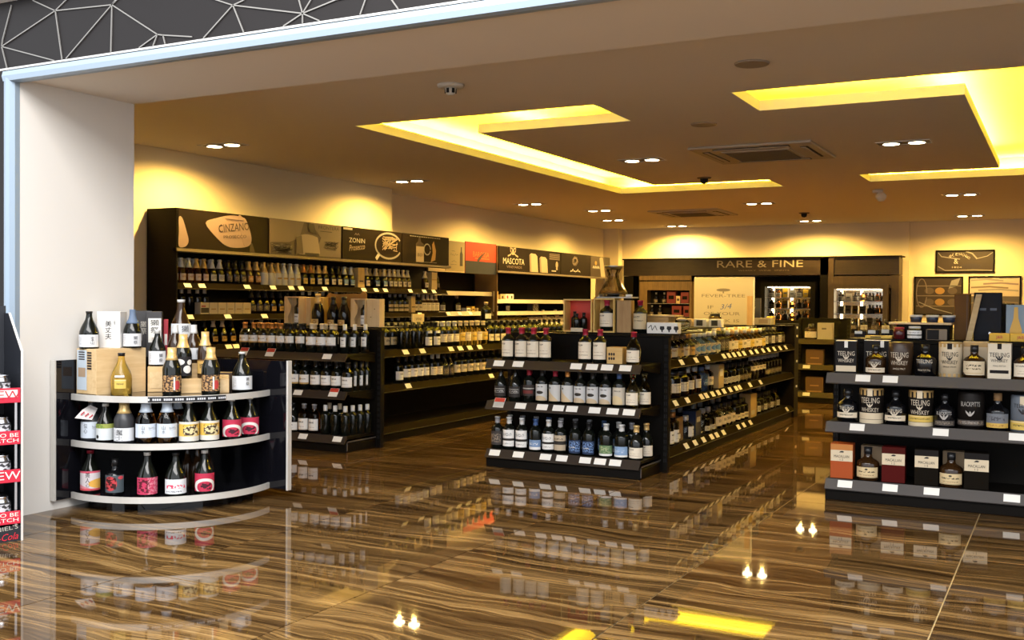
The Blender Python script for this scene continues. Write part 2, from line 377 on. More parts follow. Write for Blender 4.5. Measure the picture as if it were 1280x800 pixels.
downlight(-8.37, 24.3, 'twin spotlight close to the back wall, above the left end of the wall fixture'); downlight(-8.45, 19.7, 'twin spotlight just right of the left-wall row, beyond the left cove')
def cassette(x, y, label):
    t = empty('air_conditioner', (x, y, 3.5), 0, label, 'air conditioner', 'ceiling air conditioner cassettes')
    mw = mat('cassette_plastic', (.5, .44, .36), .45); a = .74
    MB().box((-a, -a, -.03), (a, a, 0), 0, .012).build('cassette_panel', mw, t)
    for k in range(4):
        mb = MB(); mb.box((-.46, -.64, -.036), (.46, -.55, -.031)); o = mb.build('air_slot', M_GAP, t, (0, 0, 0), k*PI/2)
        MB().box((-.45, -.615, -.042), (.45, -.56, -.0365)).build('louvre', mw, t, (0, 0, 0), k*PI/2)
    MB().box((-.42, -.42, -.045), (.42, .42, -.031), 0, .006).build('grille_frame', mw, t)
    mg = mat('grille_dark', (.10, .075, .05), .6)
    for k in range(15): box('grille_slat', (-.38, -.37+k*.052, -.052), (.38, -.335+k*.052, -.046), mg, t)
cassette(-3.35, 12.95, 'square ceiling air conditioner cassette between the two yellow recesses')
cassette(-6.85, 20.9, 'square ceiling air conditioner cassette beyond the left yellow recess')
def disc(name, x, y, r, label, cat, m, dome=0):
    t = empty(name, (x, y, 3.5), 0, label, cat)
    MB().lathe([(0, -.012-dome), (r*.5, -.012-dome*.9), (r*.93, -.012), (r, -.006), (r, 0)], 24).build('cover', m, t)
    MB().lathe([(r*.93, -.014), (r, -.013), (r*1.06, 0)], 24).build('rim', M_WHITEP if dome else mat('speaker_rim', (.30, .25, .2), .5), t)
    return t
mspk = mat('speaker_mesh', (.16, .12, .085), .7)
disc('ceiling_speaker', -2.21, 8.16, .13, 'round flush ceiling speaker nearest the shopfront, in front of the right recess', 'speaker', mspk)
disc('ceiling_speaker', -3.40, 10.69, .13, 'round flush ceiling speaker between the recesses, in front of the air conditioner', 'speaker', mspk)
sd = empty('smoke_detector', (-4.78, 7.83, 3.5), 0, 'white round smoke detector on the ceiling in front of the left recess', 'smoke detector')
MB().lathe([(0, -.03), (.10, -.03), (.115, -.022), (.118, 0)], 24).build('base', M_WHITEP, sd)
MB().lathe([(0, -.092), (.032, -.09), (.045, -.07), (.05, -.031)], 20).build('sensor_cap', M_WHITEP, sd)
for k in range(6): MB().box((-.012, .042, -.075), (.012, .052, -.035)).build('vent', M_GAP, sd, (0, 0, 0), k*PI/3)
cm = empty('security_camera', (-2.76, 18.0, 3.5), 0, 'white ceiling sensor on a short bracket beyond the far arm of the right recess', 'camera')
MB().lathe([(.0, -.05), (.08, -.05), (.085, 0)], 16).build('base', M_WHITEP, cm)
MB().lathe([(0, -.2), (.05, -.19), (.09, -.14), (.09, -.1), (.05, -.051)], 16, 0, (.06, -.06, 0)).build('camera_head', M_WHITEP, cm)
for x, y, l in ((-4.82, 15.2, 'small dark dome sensor on the ceiling just before the far arm of the left recess'), (-4.79, 21.84, 'small grey dome sensor on the ceiling near the back wall')):
    t = empty('dome_sensor', (x, y, 3.5), 0, l, 'sensor')
    MB().lathe([(.0, -.015), (.10, -.015), (.11, 0)], 16).build('base', mspk, t); MB().lathe([(0, -.1), (.045, -.085), (.06, -.05), (.06, -.016)], 16).build('dome', M_GAP, t)

# ================================================================== SHELVING
TAGS = {}
M_RAILE = mat('brown_rail_edge', (.045, .036, .028), .4, spec=.3)
def tag_mesh(kind, w=.115):
    if (kind, w) not in TAGS:
        mb = MB(); n = (-.814, .58)
        def pt(t, o): return (.047-.047*t+n[0]*o, .002-.072*t+n[1]*o)
        a, b = (.10, .82) if kind != 'promo' else (-.40, .75)
        mb.prism([pt(a, .002), pt(b, .002), pt(b, .005), pt(a, .005)], -w/2, w/2, 'x', 0)
        if kind == 'promo': mb.prism([pt(a+.02, .0052), pt(.12, .0052), pt(.12, .0062), pt(a+.02, .0062)], -w/2+.003, w/2-.003, 'x', 1)
        TAGS[(kind, w)] = mb.mesh('promo_card' if kind == 'promo' else 'price_tag', [M_TAG, mat('red_print', (.50, .05, .03), .5)])
    return TAGS[(kind, w)]
def rack(name, label, loc, rz, w, d, levels, h, tags=(), rail=None, group=None, uprights=True, ext=(.04, .08), base=True, cat='shelf rack', promo=(), joints=(), topcap=True, tagw=.115):
    rail = rail or M_RAIL
    t = empty(name, loc, rz, label, cat, group)
    MB().box((-ext[0], d-.05, 0), (w+ext[1], d, h), 0, .004).build('back_panel', M_BLACK, t)
    if topcap: MB().box((-ext[0]-.005, d-.055, h), (w+ext[1]+.005, d+.005, h+.022), 0, .004).build('top_cap', M_BLACK, t)
    if base:
        b = MB(); b.box((.0, .03, 0), (w, d-.05, levels[0]-.075), 0, .006); b.build('base', M_BLACK, t)
        k = MB(); k.box((w, .04, levels[0]-.062), (w+.006, d-.05, levels[0]-.05)); k.box((w, .04, .02), (w+.006, .05, levels[0]-.05)); k.build('base_trim', M_RAILG, t)
    if uprights:
        for sx in (-ext[0], w+ext[1]-.05):
            u = MB(); u.box((sx, d-.075, 0), (sx+.05, d-.05, h), 0, .003)
            for q in range(int((h-.12)/.06)): u.box((sx+.012, d-.0765, .1+q*.06), (sx+.02, d-.0745, .135+q*.06), 1); u.box((sx+.03, d-.0765, .1+q*.06), (sx+.038, d-.0745, .135+q*.06), 1)
            u.build('upright', [M_BLACK, M_GAP], t)
    for k, zs in enumerate(levels):
        s = MB().box((0, .05, zs-.03), (w, d-.052, zs), 0, .003).build('deck' if (k == 0 and base) else 'shelf', M_BLACK, t)
        cuts = [0]+[j*w for j in joints]+[w]
        for a, b in zip(cuts, cuts[1:]):
            r = MB(); r.prism([(.055, zs+.004), (.045, zs+.006), (-.004, zs-.068), (.006, zs-.076), (.05, zs-.03)], a+.002, b-.002, 'x'); r.prism([(-.004, zs-.068), (-.007, zs-.072), (.002, zs-.08), (.006, zs-.076)], a+.002, b-.002, 'x', 1)
            r.build('price_rail', [rail, {M_RAILW: M_RAILW, M_RAILG: M_RAILG, M_RAILD: mat('dark_rail_edge', (.022, .017, .012), .5, spec=.15)}.get(rail, M_RAILE)], s)
        if not (k == 0 and base):
            for sx in (.004, w-.016):
                MB().prism([(d-.06, zs-.03), (.09, zs-.03), (.09, zs-.05), (d-.06, zs-.11)], sx, sx+.012, 'x').build('bracket', M_BLACK, s)
        for x in (tags[k] if k < len(tags) else ()): link('price_tag', tag_mesh('plain', tagw), s, (x, 0, zs), 0)
        for kk, x in promo:
            if kk == k: link('promo_card', tag_mesh('promo'), s, (x, 0, zs), 0)
    return t
LV = [.17, .64, 1.04]; DEPTH = .61
def loc0(xs, x0): return [round(x-x0, 3) for x in xs]
# --- centre island (M), left island (L), right island (R)
rack('shelf_end_unit', 'black three-tier end rack of the centre island, facing the entrance', (-4.98, 8.84, 0), 0, 1.6, DEPTH, LV, 1.28,
     [loc0([-4.88, -4.62, -4.33, -4.16, -3.92, -3.77, -3.62], -4.98), loc0([-4.84, -4.6, -4.37, -4.2, -4.06, -3.83, -3.65, -3.49], -4.98), loc0([-4.84, -4.63, -4.02, -3.86, -3.71, -3.53], -4.98)],
     promo=((1, .14),))
rack('shelf_end_unit', 'black three-tier end rack of the left island, half behind the curved corner stand', (-8.5, 8.84, 0), 0, 1.83, DEPTH, LV, 1.28,
     [loc0([-8.1, -7.24, -6.78], -8.5), loc0([-8.0, -7.31], -8.5), loc0([-6.92], -8.5)], promo=((2, .41), (2, .79), (1, 1.66)))
rack('shelf_end_unit', 'black three-tier end rack of the right island, cut by the right edge of the photo', (-1.73, 8.76, 0), 0, 1.7, DEPTH, LV, 1.28,
     [loc0([-1.57, -1.22, -.91, -.34], -1.73), loc0([-1.48, -.85, -.31], -1.73), loc0([-1.44, -1.23], -1.73)], rail=M_RAILG)
mr = rack('shelf_run', 'long black three-tier rack side of the centre island, facing the right aisle', (-3.4, 9.5, 0), PI/2, 5.5, .72, LV, 1.28,
     [loc0([10.3, 10.59, 10.88, 11.17, 11.36, 11.62, 12.23, 12.47, 12.77, 14.68], 9.5), loc0([9.95, 10.32, 10.79, 10.96, 11.19, 11.4, 11.62, 11.87, 12.11, 12.27, 12.73, 13.23], 9.5),
      loc0([10.12, 10.59, 10.98, 11.6, 11.8, 12.01, 12.22, 12.44, 12.76, 13.02, 13.34, 13.62, 13.92, 14.24, 14.56], 9.5)], joints=(.5,), ext=(0, 0), rail=M_RAILD)
MB().box((5.5, .0, 0), (5.75, .72, 1.33), 0, .006).build('end_panel', M_BLACK, mr)
for z in (.42, .78, 1.14, 1.26): MB().box((5.6, -.012, z), (5.65, -.001, z+.03)).build('label_clip', M_TAG, mr)
rack('shelf_run', 'far black rack side of the centre island, turned to the middle aisle', (-4.94, 15.0, 0), -PI/2, 5.5, .72, LV, 1.28, joints=(.5,), ext=(0, 0))
rack('shelf_run', 'long black three-tier rack side of the left island, facing the middle aisle', (-6.8, 9.5, 0), PI/2, 5.5, .72, LV, 1.28,
     [[], loc0([10.27, 12.28], 9.5), loc0([10.21, 10.57, 11.23, 11.46, 11.7, 11.96], 9.5)], joints=(.38,), ext=(0, 0), rail=M_RAILD)
rack('shelf_run', 'rear black rack side of the left island, turned to the left wall', (-8.35, 15.0, 0), -PI/2, 5.5, .72, LV, 1.28, joints=(.5,), ext=(0, 0))
rack('shelf_run', 'black rack side behind the right end rack, turned to the centre aisle', (-1.66, 15.0, 0), -PI/2, 5.5, .72, LV, 1.28, joints=(.5,), ext=(0, 0))
rack('shelf_run', 'outer black rack side behind the right end rack, turned to the right wall', (-.02, 9.5, 0), PI/2, 5.5, .72, LV, 1.28, joints=(.5,), ext=(0, 0))
rack('small_shelf', 'narrow black shelf between the centre island and the right island, far down the aisle', (-3.93, 17.3, 0), 0, .78, .5, [.17, .62, 1.04], 1.36, [[.2], [.2], []], rail=M_RAIL, ext=(.03, .03))
# --- wall racks with headers
WL = [.17, .6, 1.03, 1.42, 1.81]
w1 = rack('wall_rack', 'tall black wall rack on the left under four dark advertising panels', (-9.55, 9.3, 0), PI/2, 6.3, .48, WL, 2.72,
     [[], [], loc0([10.22, 10.36], 9.3), loc0([9.54, 10.2, 10.9, 13.47, 14.76], 9.3), loc0([9.5, 9.74, 10.56, 11.07, 11.45, 11.66, 12.2, 13.16, 13.48, 13.74, 14.45, 14.88, 15.18], 9.3)],
     joints=(.25, .5, .75), ext=(0, 0), topcap=False, rail=M_RAILD)
M_HEAD = mat('dark_brown_print', (.013, .009, .007), .55, spec=.06)
def header(parent, w, d, z0, z1, m=M_HEAD):
    box('header_box', (0, .02, z0+.03), (w, d, z1), m, parent)
    r = MB(); r.prism([(.03, z0+.035), (-.03, z0+.03), (-.035, z0-.005), (.03, z0-.015)], -.03, w+.05, 'x'); r.build('header_rail', M_RAILW, parent)
header(w1, 6.3, .47, 2.2, 2.72)
MB().box((-.03, -.02, 0), (-.002, .48, 2.72), 0, .004).build('side_panel', M_BLACK, w1)
w2 = rack('wall_rack', 'tall wall rack with pale shelf edges further along the left wall, mostly empty', (-9.9, 18.03, 0), PI/2, 5.7, .56, [.17, .6, .9, 1.19, 1.42, 1.66], 2.72, joints=(.54,), ext=(0, 0), topcap=False, rail=M_RAILW)
header(w2, 5.7, .55, 2.2, 2.72)
MB().box((-.025, -.01, 0), (-.002, .56, 2.72), 0, .004).build('side_panel', mat('dark_oak', (.09, .05, .02), .5), w2)
w3 = rack('wall_rack', 'dark recessed wall rack under the cream and the red posters', (-9.95, 15.72, 0), PI/2, 2.26, .5, [.17, .6, 1.0, 1.42, 1.8], 2.15, [[], [], [], [.6, 1.0, 1.4], []], ext=(0, 0), rail=M_RAILW)
MB().box((2.2, -.03, 1.42), (2.24, .0, 1.82), 0, .004).build('light_post', M_RAILW, w3)

# --- curved corner stand
CX0, CY1 = -6.757, 6.60
stand = empty('corner_stand', (CX0, CY1, 0), 0, 'glossy black quarter-round corner stand with pale shelf edges by the white pillar', 'display stand')
MB().box((0, -1.27, .075), (.035, 0, 1.135), 0, .002).build('side_panel', M_BLACKG, stand)
MB().box((.035, -.035, .075), (1.235, 0, 1.115), 0, .002).build('side_panel', M_BLACKG, stand)
MB().box((.0, -1.285, .072), (.045, -1.268, 1.138), 0, .002).build('edge_strip', M_LIPW, stand)
MB().box((1.233, -.05, .072), (1.25, .0, 1.118), 0, .002).build('edge_strip', M_LIPW, stand)
# front curve through the two ends and the bulge
pa, pb, sag = Vector((.045, -1.13)), Vector((1.05, -.04)), .43
mid = (pa+pb)/2; hc = (pb-pa).length/2; rad = (hc*hc+sag*sag)/(2*sag); nd = Vector((pb.y-pa.y, -(pb.x-pa.x))).normalized()
cen = mid+nd*(sag-rad)
a0 = math.atan2(pa.y-cen.y, pa.x-cen.x); a1 = math.atan2(pb.y-cen.y, pb.x-cen.x)
if a1 < a0: a1 += 2*PI
def arc(off=0, n=28, e=0): return [(cen.x+(rad+off)*math.cos(a0+(a1-a0)*k/n), cen.y+(rad+off)*math.sin(a0+(a1-a0)*k/n)) for k in range(n+1)]
for zs in (.12, .52, .875):
    s = MB().prism(arc(-.012)+[(.037, -.037)], zs-.035, zs, 'z').build('shelf', M_BLACKG, stand)
    MB().prism(arc(.006)+arc(-.011)[::-1], zs-.045, zs+.002, 'z').build('shelf_edge', M_LIPW, s)
MB().prism([(cen.x+(p[0]-cen.x)*.84-.02, cen.y+(p[1]-cen.y)*.84+.02) for p in arc()]+[(.05, -.05)], 0, .085, 'z').build('plinth', M_BLACKG, stand)
def info_strip():
    mb = MB(); A = arc(.009)
    n0, n1 = 11, 21
    mb.prism([A[k] for k in range(n0, n1)]+[(p[0]*.999, p[1]*.999) for p in [arc(.0065)[k] for k in range(n0, n1)][::-1]], .834, .873, "z")
    o = mb.build('info_strip', mat('black_print', (.01, .01, .012), .3), stand)
    B = arc(.0105); pr = MB()
    for k in range(n0, n1-1):
        for q in range(4):
            if (k*4+q) % 5 == 0: continue
            f0, f1 = q/4+.02, q/4+.2; p = Vector(B[k]).lerp(Vector(B[k+1]), f0); r = Vector(B[k]).lerp(Vector(B[k+1]), f1)
            pr.add([(p.x, p.y, .846), (r.x, r.y, .846), (r.x, r.y, .861), (p.x, p.y, .861)], [(0, 1, 2, 3)])
    pr.build('small_print', mat('pale_print', (.6, .62, .66), .5), o)
info_strip()

# ================================================================== ADVERTISING PANELS
M_CREAM = mat('cream_print', (.33, .26, .19), .5); M_PINK = mat('pinkish_print', (.27, .19, .165), .5); M_INKD = mat('dark_print', (.03, .02, .02), .5)
M_BEIGE = mat('beige_print', (.17, .13, .10), .5); M_GREYP = mat('grey_print', (.24, .22, .20), .5); M_GOLDP = mat('gold_print', (.30, .17, .05), .5)
M_INKW = mat('white_print', (.45, .42, .36), .5); M_BROWNP = mat('brown_print', (.035, .022, .014), .5); M_SHADE = mat('brown_grey_print', (.085, .062, .048), .5)
def panel(x, y, w, z0, z1, m, name, label, rz=PI/2, cat='advertising panel'):
    t = empty(name, (x, y, z0), rz, label, cat); box('board', (.004, -.012, 0), (w-.004, 0, z1-z0), m, t); return t
YP = -.0125; XP = -9.545
p = panel(XP, 9.3, 1.62, 2.235, 2.72, M_HEAD, 'advertising_panel', 'brown header panel with a large pinkish bottle label, first from the left')
decal(p, 'printed_glass', smooth([(.012, .02), (.012, .2), (.012, .37), (.07, .36), (.14, .2), (.17, .09), (.12, .02)]), M_PINK, YP)
decal(p, 'printed_label', smooth([(.46, .33), (.66, .41), (.90, .46), (1.12, .455), (1.21, .39), (1.29, .20), (1.25, .09), (1.05, .05), (.84, .06), (.66, .15)]), M_PINK, YP)
decal(p, 'label_highlight', smooth([(1.04, .45), (1.13, .435), (1.26, .2), (1.21, .12), (1.14, .1)]), M_PINK, YP-.003)
text('CINZANO', .56, .10, M_INKD, p, (.96, YP-.006, .31), (PI/2, -.12, 0)); text('PROSECCO', .42, .04, M_INKD, p, (.98, YP-.006, .19), (PI/2, -.08, 0))
decal(p, 'label_line', rect(.80, 1.14, .405, .41), M_INKD, YP-.006); decal(p, 'printed_stem', [(1.26, .0), (1.36, .0), (1.31, .12), (1.28, .13)], M_BROWNP, YP)
p = panel(XP, 10.95, 1.58, 2.235, 2.72, M_SHADE, 'advertising_panel', 'beige header panel with a large wine label and vineyard leaves, second from the left')
decal(p, 'printed_sky', [(0.01, .16), (.01, .48), (.72, .48), (.62, .25), (.4, .18)], M_BEIGE, YP)
decal(p, 'printed_page', [(.86, .48), (1.57, .48), (1.57, .012), (1.02, .012), (1.0, .1), (1.1, .28)], M_BEIGE, YP)
decal(p, 'printed_label', [(.62, .02), (.60, .27), (.66, .295), (.72, .308), (.80, .312), (.92, .30), (1.02, .28), (1.06, .15), (1.08, .05), (1.0, .02)], M_CREAM, YP-.003)
decal(p, 'printed_shadow', [(.55, .03), (.55, .26), (.66, .29), (.70, .03)], M_SHADE, YP-.005); decal(p, 'printed_bottle_neck', [(.80, .47), (.83, .36), (1.0, .32), (.93, .47)], M_INKD, YP-.003)
decal(p, 'printed_plinth', rect(.74, 1.05, .012, .05), M_INKD, YP-.005)
rnd = random.Random(3)
def tangle(x0, x1, z0, z1, n, m=M_INKD, w=.006): strokes(p, 'printed_leaves', [[(rnd.uniform(x0, x1), rnd.uniform(z0, z1)) for _ in range(3)] for _ in range(n)], m, YP-.004, w)
tangle(.03, .48, .02, .15, 26); tangle(.03, .48, .02, .15, 14, M_GREYP); tangle(1.16, 1.52, .12, .25, 18)
text('FRONTERA', .48, .05, M_INKD, p, (1.28, YP-.006, .43)); decal(p, 'small_print', rect(1.08, 1.35, .37, .378), M_INKD, YP-.005)
p = panel(XP, 12.56, 1.56, 2.235, 2.72, M_HEAD, 'advertising_panel', 'dark header panel with white lettering and a ringed emblem, third from the left')
text('ZONIN', .40, .07, M_INKW, p, (.36, YP-.003, .29)); text('Prosecco', .40, .09, M_CREAM, p, (.36, YP-.003, .19), (PI/2, -.12, 0), shear=.3)
decal(p, 'printed_tag', rect(.02, .24, .44, .47), M_INKW, YP); strokes(p, 'printed_crown', [[(.30, .37), (.33, .40), (.36, .37), (.39, .40), (.42, .37)]], M_BEIGE, YP, .008)
decal(p, 'printed_ring', ribbon(ell(1.2, .25, .36, .20, 30, 0, .5, 5.8), .03), M_GREYP, YP); decal(p, 'printed_handle', ribbon([(.95, .12), (.86, .03)], .06), M_INKW, YP)
rnd = random.Random(5); strokes(p, 'printed_emblem', [[(rnd.uniform(1.02, 1.45), rnd.uniform(.17, .40)) for _ in range(2)] for _ in range(26)], M_CREAM, YP-.003, .014)
p = panel(XP, 14.15, 1.45, 2.235, 2.72, M_HEAD, 'advertising_panel', 'dark header panel with a white-labelled bottle beside a small ring, fourth from the left')
decal(p, 'printed_bottle', [(.40, .02), (.40, .33), (.46, .37), (.49, .45), (.53, .45), (.55, .37), (.64, .33), (.64, .02)], M_BROWNP, YP)
decal(p, 'printed_label', rect(.405, .635, .03, .29), M_CREAM, YP-.003); decal(p, 'printed_ring', ribbon(ell(.74, .25, .10, .09, 24), .02), M_GREYP, YP-.004)
decal(p, 'printed_food', [(.86, .04), (.92, .2), (.90, .34), (.95, .4), (1.02, .24), (1.0, .08)], M_GOLDP, YP)
for k in range(14): decal(p, 'small_print', rect(.22+k*.068, .268+k*.068, .445, .458), M_GREYP, YP)
decal(p, 'small_print', rect(.65, 1.05, .03, .036), M_GREYP, YP)
text('BD', .14, .05, M_INKD, p, (.52, YP-.005, .15))
# cream poster and red / blue poster
p = panel(-9.93, 16.12, .68, 2.17, 2.72, mat('cream_paper', (.34, .27, .15), .6), 'wall_poster', 'cream poster with a single dark bottle between header panel and red poster', cat='poster')
decal(p, 'printed_bottle', [(.50, .10), (.50, .32), (.53, .37), (.535, .45), (.565, .45), (.57, .37), (.60, .32), (.60, .10)], M_INKD, YP)
rnd = random.Random(8)
strokes(p, 'printed_script', [[(.16+.03*q, .30+rnd.uniform(-.02, .025)) for q in range(10)], [(.20+.025*q, .37+rnd.uniform(-.01, .01)) for q in range(6)], [(.2+.03*q, .18+rnd.uniform(-.015, .02)) for q in range(7)], [(.17+.03*q, .12+rnd.uniform(-.006, .006)) for q in range(8)]], M_INKD, YP, .005)
p = panel(-9.93, 16.81, 1.2, 2.145, 2.74, mat('orange_red_paper', (.36, .025, .010), .5), 'wall_poster', 'poster with an orange-red upper half and navy lower half', cat='poster')
decal(p, 'navy_half', rect(.004, 1.196, .0, .235), mat('navy_print', (.010, .014, .028), .5), YP)
text('BAROSSA', .62, .10, M_GOLDP, p, (.60, YP-.003, .37)); decal(p, 'gold_line', rect(.36, .92, .285, .30), M_GOLDP, YP-.002)
decal(p, 'printed_bottle', [(.44, .25), (.50, .31), (.60, .36), (.75, .43), (.76, .42), (.63, .33), (.55, .26), (.49, .22)], M_INKD, YP-.005)
# second header: four joined panels
XP = -9.895
p = panel(XP, 18.05, 2.85, 2.235, 2.72, M_HEAD, 'advertising_panel', 'brown header panel with a pale crest, white lettering and two pale corks')
for s in (-1, 1):
    decal(p, 'printed_crest', ribbon([(.60+s*.02, .45), (.60+s*.12, .47), (.60+s*.10, .40), (.60+s*.05, .36), (.60+s*.14, .32), (.60+s*.22, .30)], .03), M_CREAM, YP)
decal(p, 'printed_crest', rect(.56, .64, .33, .44), M_CREAM, YP-.001)
text('MASCOTA', .92, .12, M_INKW, p, (.64, YP-.003, .20)); text('VINEYARDS', .66, .05, M_BEIGE, p, (.66, YP-.003, .085))
for x in (1.36, 1.83):
    q = decal(p, 'printed_cork', [(x, .012), (x-.03, .36-(x-1.36)*.1), (x+.05, .40-(x-1.36)*.1), (x+.26, .39-(x-1.36)*.1), (x+.34, .34-(x-1.36)*.1), (x+.38, .012)], M_CREAM, YP)
    decal(p, 'cork_shadow', [(x, .012), (x-.03, .36-(x-1.36)*.1), (x+.03, .37-(x-1.36)*.1), (x+.07, .012)], M_BEIGE, YP-.003)
for k in range(5): decal(p, 'small_print', rect(2.28, 2.8, .42-.028*k, .434-.028*k), M_BEIGE, YP)
decal(p, 'printed_lamp', ell(2.66, .20, .06, .075, 14), M_CREAM, YP); decal(p, 'small_print', rect(2.62, 2.70, .09, .13), M_CREAM, YP); decal(p, 'small_print', rect(2.4, 2.62, .05, .075), M_INKW, YP)
p = panel(XP, 20.92, 1.62, 2.235, 2.72, M_HEAD, 'advertising_panel', 'brown header panel with a round pale crest over two script words')
rnd = random.Random(11); strokes(p, 'printed_crest', [[(.75+.16*math.cos(a), .32+.11*math.sin(a)), (.75+.16*math.cos(a+1.3)*rnd.uniform(.3, 1), .32+.11*math.sin(a+1.3)*rnd.uniform(.3, 1))] for a in [k*.4 for k in range(16)]], M_BEIGE, YP, .016)
strokes(p, 'printed_script', [[(.5+.045*k, .09+(.05 if k % 3 == 0 else .01)*(1 if k % 2 else -.3)) for k in range(13)]], M_INKW, YP, .022)
p = panel(XP, 22.56, 1.17, 2.235, 2.72, M_BROWNP, 'advertising_panel', 'brown header panel with a leaning pale bottle, last along the left wall')
decal(p, 'printed_bottle', [(.62, .0), (.52, .44), (.60, .47), (.72, .46), (.88, .0)], M_CREAM, YP); strokes(p, 'printed_script', [[(.12+.05*k, .2+(.05 if k % 2 else -.01)) for k in range(9)]], M_INKW, YP, .028)
decal(p, 'printed_dot', ell(.3, .32, .06, .05, 12), M_GOLDP, YP)

# ================================================================== BOTTLES AND BOXES
G_DARK = mat('dark_green_glass', (.006, .007, .005), .07, spec=.5); G_BLACK = mat('black_glass', (.004, .004, .005), .08, spec=.5)
G_BROWN = mat('brown_glass', (.030, .013, .004), .08, spec=.5); G_FROST = mat('frosted_black_glass', (.035, .036, .040), .38)
G_CLEAR = mat('clear_glass', (.93, .95, .93), .03, trans=1, ior=1.38); G_GOLD = mat('golden_spirit', (1.0, .68, .12), .03, trans=.8, ior=1.36)
G_ROSE = mat('rose_wine', (1.0, .50, .22), .03, trans=1, ior=1.36); G_AMBER = mat('amber_spirit', (.75, .30, .05), .04, trans=1, ior=1.36)
G_WHITE = mat('white_coated_glass', (.66, .60, .48), .25); G_STRAW = mat('straw_wine', (1.0, .80, .30), .03, trans=1, ior=1.36)
G_BLUE = mat('blue_glass', (.10, .22, .55), .04, trans=.7, ior=1.36)
C_RED = mat('red_capsule', (.34, .016, .04), .3); C_GOLD = mat('gold_foil', (.72, .50, .20), .28, metal=.35); C_WHITE = mat('white_capsule', (.62, .62, .60), .35)
C_BLACK = mat('black_capsule', (.012, .012, .013), .3); C_SILVER = mat('silver_foil', (.70, .69, .67), .28, metal=.3); C_CREAM = mat('cream_capsule', (.68, .57, .40), .4)
C_ORANGE = mat('copper_foil', (.60, .27, .07), .3, metal=.5); C_BLUE = mat('blue_capsule', (.05, .10, .25), .35); C_GREYC = mat('grey_capsule', (.30, .30, .32), .35)
C_WOOD = mat('cork_stopper', (.30, .17, .07), .6); C_BLUEWRAP = mat('blue_paper_wrap', (.12, .17, .26), .6); C_PALEB = mat('pale_blue_capsule', (.50, .58, .68), .35)
BP = dict(
 bordeaux=[(.0, .0), (.93, 0), (1, .012), (1, .62), (.97, .655), (.82, .70), (.52, .745), (.39, .785), (.36, .83), (.36, .955), (.42, .957), (.42, .985), (.37, 1), (0, 1)],
 burgundy=[(.0, .0), (.93, 0), (1, .012), (1, .46), (.95, .53), (.80, .61), (.60, .69), (.44, .76), (.37, .83), (.36, .955), (.42, .957), (.42, .985), (.37, 1), (0, 1)],
 champagne=[(.0, .0), (.92, 0), (1, .015), (1, .42), (.95, .49), (.80, .59), (.60, .69), (.43, .79), (.34, .87), (.34, .92), (.42, .925), (.43, .955), (.38, .96), (.43, .985), (.3, 1), (0, 1)],
 sake=[(.0, .0), (.94, 0), (1, .012), (1, .40), (.97, .46), (.82, .57), (.60, .68), (.42, .77), (.34, .84), (.31, .90), (.31, .985), (.33, 1), (0, 1)],
 round=[(.0, .0), (.90, 0), (1, .025), (1, .50), (.96, .56), (.78, .62), (.45, .68), (.36, .72), (.34, .80), (.34, 1), (0, 1)],
 tall=[(.0, .0), (.93, 0), (1, .012), (1, .66), (.93, .71), (.62, .75), (.44, .79), (.40, .84), (.40, 1), (0, 1)],
 slim=[(.0, .0), (.93, 0), (1, .01), (1, .55), (.92, .62), (.70, .72), (.52, .80), (.46, .88), (.46, 1), (0, 1)],
 jar=[(.0, .0), (.95, 0), (1, .02), (1, .72), (.9, .80), (.75, .83), (.78, .84), (.78, .99), (.7, 1), (0, 1)],
)
def rad_at(prof, z):
    for (r0, z0), (r1, z1) in zip(prof, prof[1:]):
        if z0 <= z <= z1 and z1 > z0: return r0+(r1-r0)*(z-z0)/(z1-z0)
    return prof[-2][0]
def lab(name, bg, els=(), rough=.55):
    """printed label: paper colour with printed blocks, lines of small type, discs and diagonals in label space"""
    if name in MATS: return MATS[name]
    m = mat(name, bg, rough, spec=.3); t = NT(m)
    u, v, _ = t.sep(t.coord('UV')); c = bg
    def rng(a, lo, hi): return t.math('MULTIPLY', t.math('GREATER_THAN', a, lo), t.math('LESS_THAN', a, hi))
    for k, e in enumerate(els):
        if e[0] in 'rt':
            f = t.math('MULTIPLY', rng(u, e[1], e[2]), rng(v, e[3], e[4]))
            if e[0] == 't':
                n = t.noise(t.comb(t.math('MULTIPLY', u, e[6]), t.math('MULTIPLY', v, e[7]), k*3.7), 1.0, 1)
                f = t.math('MULTIPLY', f, t.math('GREATER_THAN', n, .5))
        elif e[0] == 'e':
            a = t.math('POWER', t.math('DIVIDE', t.math('SUBTRACT', u, e[1]), e[3]), 2.0); b = t.math('POWER', t.math('DIVIDE', t.math('SUBTRACT', v, e[2]), e[4]), 2.0)
            f = t.math('LESS_THAN', t.math('ADD', a, b), 1.0)
        else:
            f = t.math('LESS_THAN', v, t.math('MULTIPLY_ADD', u, e[1], e[2]))
        c = t.mix(f, c, e[5] if e[0] != 'd' else e[3])
    t.put(c, t.b.inputs['Base Color']); return m
K = (.03, .025, .02); CR = (.78, .69, .54); WH = (.82, .80, .76)
L_CREAM = lab('cream_label', CR, [('t', .12, .5, .76, .86, K, 26, 30), ('t', .2, .8, .2, .26, (.3, .22, .15), 40, 60), ('t', .2, .8, .4, .44, (.4, .3, .2), 40, 60)])
L_WHITE = lab('white_label', WH, [('t', .3, .7, .62, .76, K, 22, 24), ('t', .25, .75, .25, .31, (.35, .3, .28), 40, 60), ('r', 0, 1, .03, .06, (.4, .3, .15))])
L_GOLDTOP = lab('white_gold_label', WH, [('r', 0, 1, 0, .16, (.50, .32, .10)), ('e', .36, .55, .10, .16, (.60, .38, .14)), ('t', .3, .8, .5, .6, K, 26, 20)])
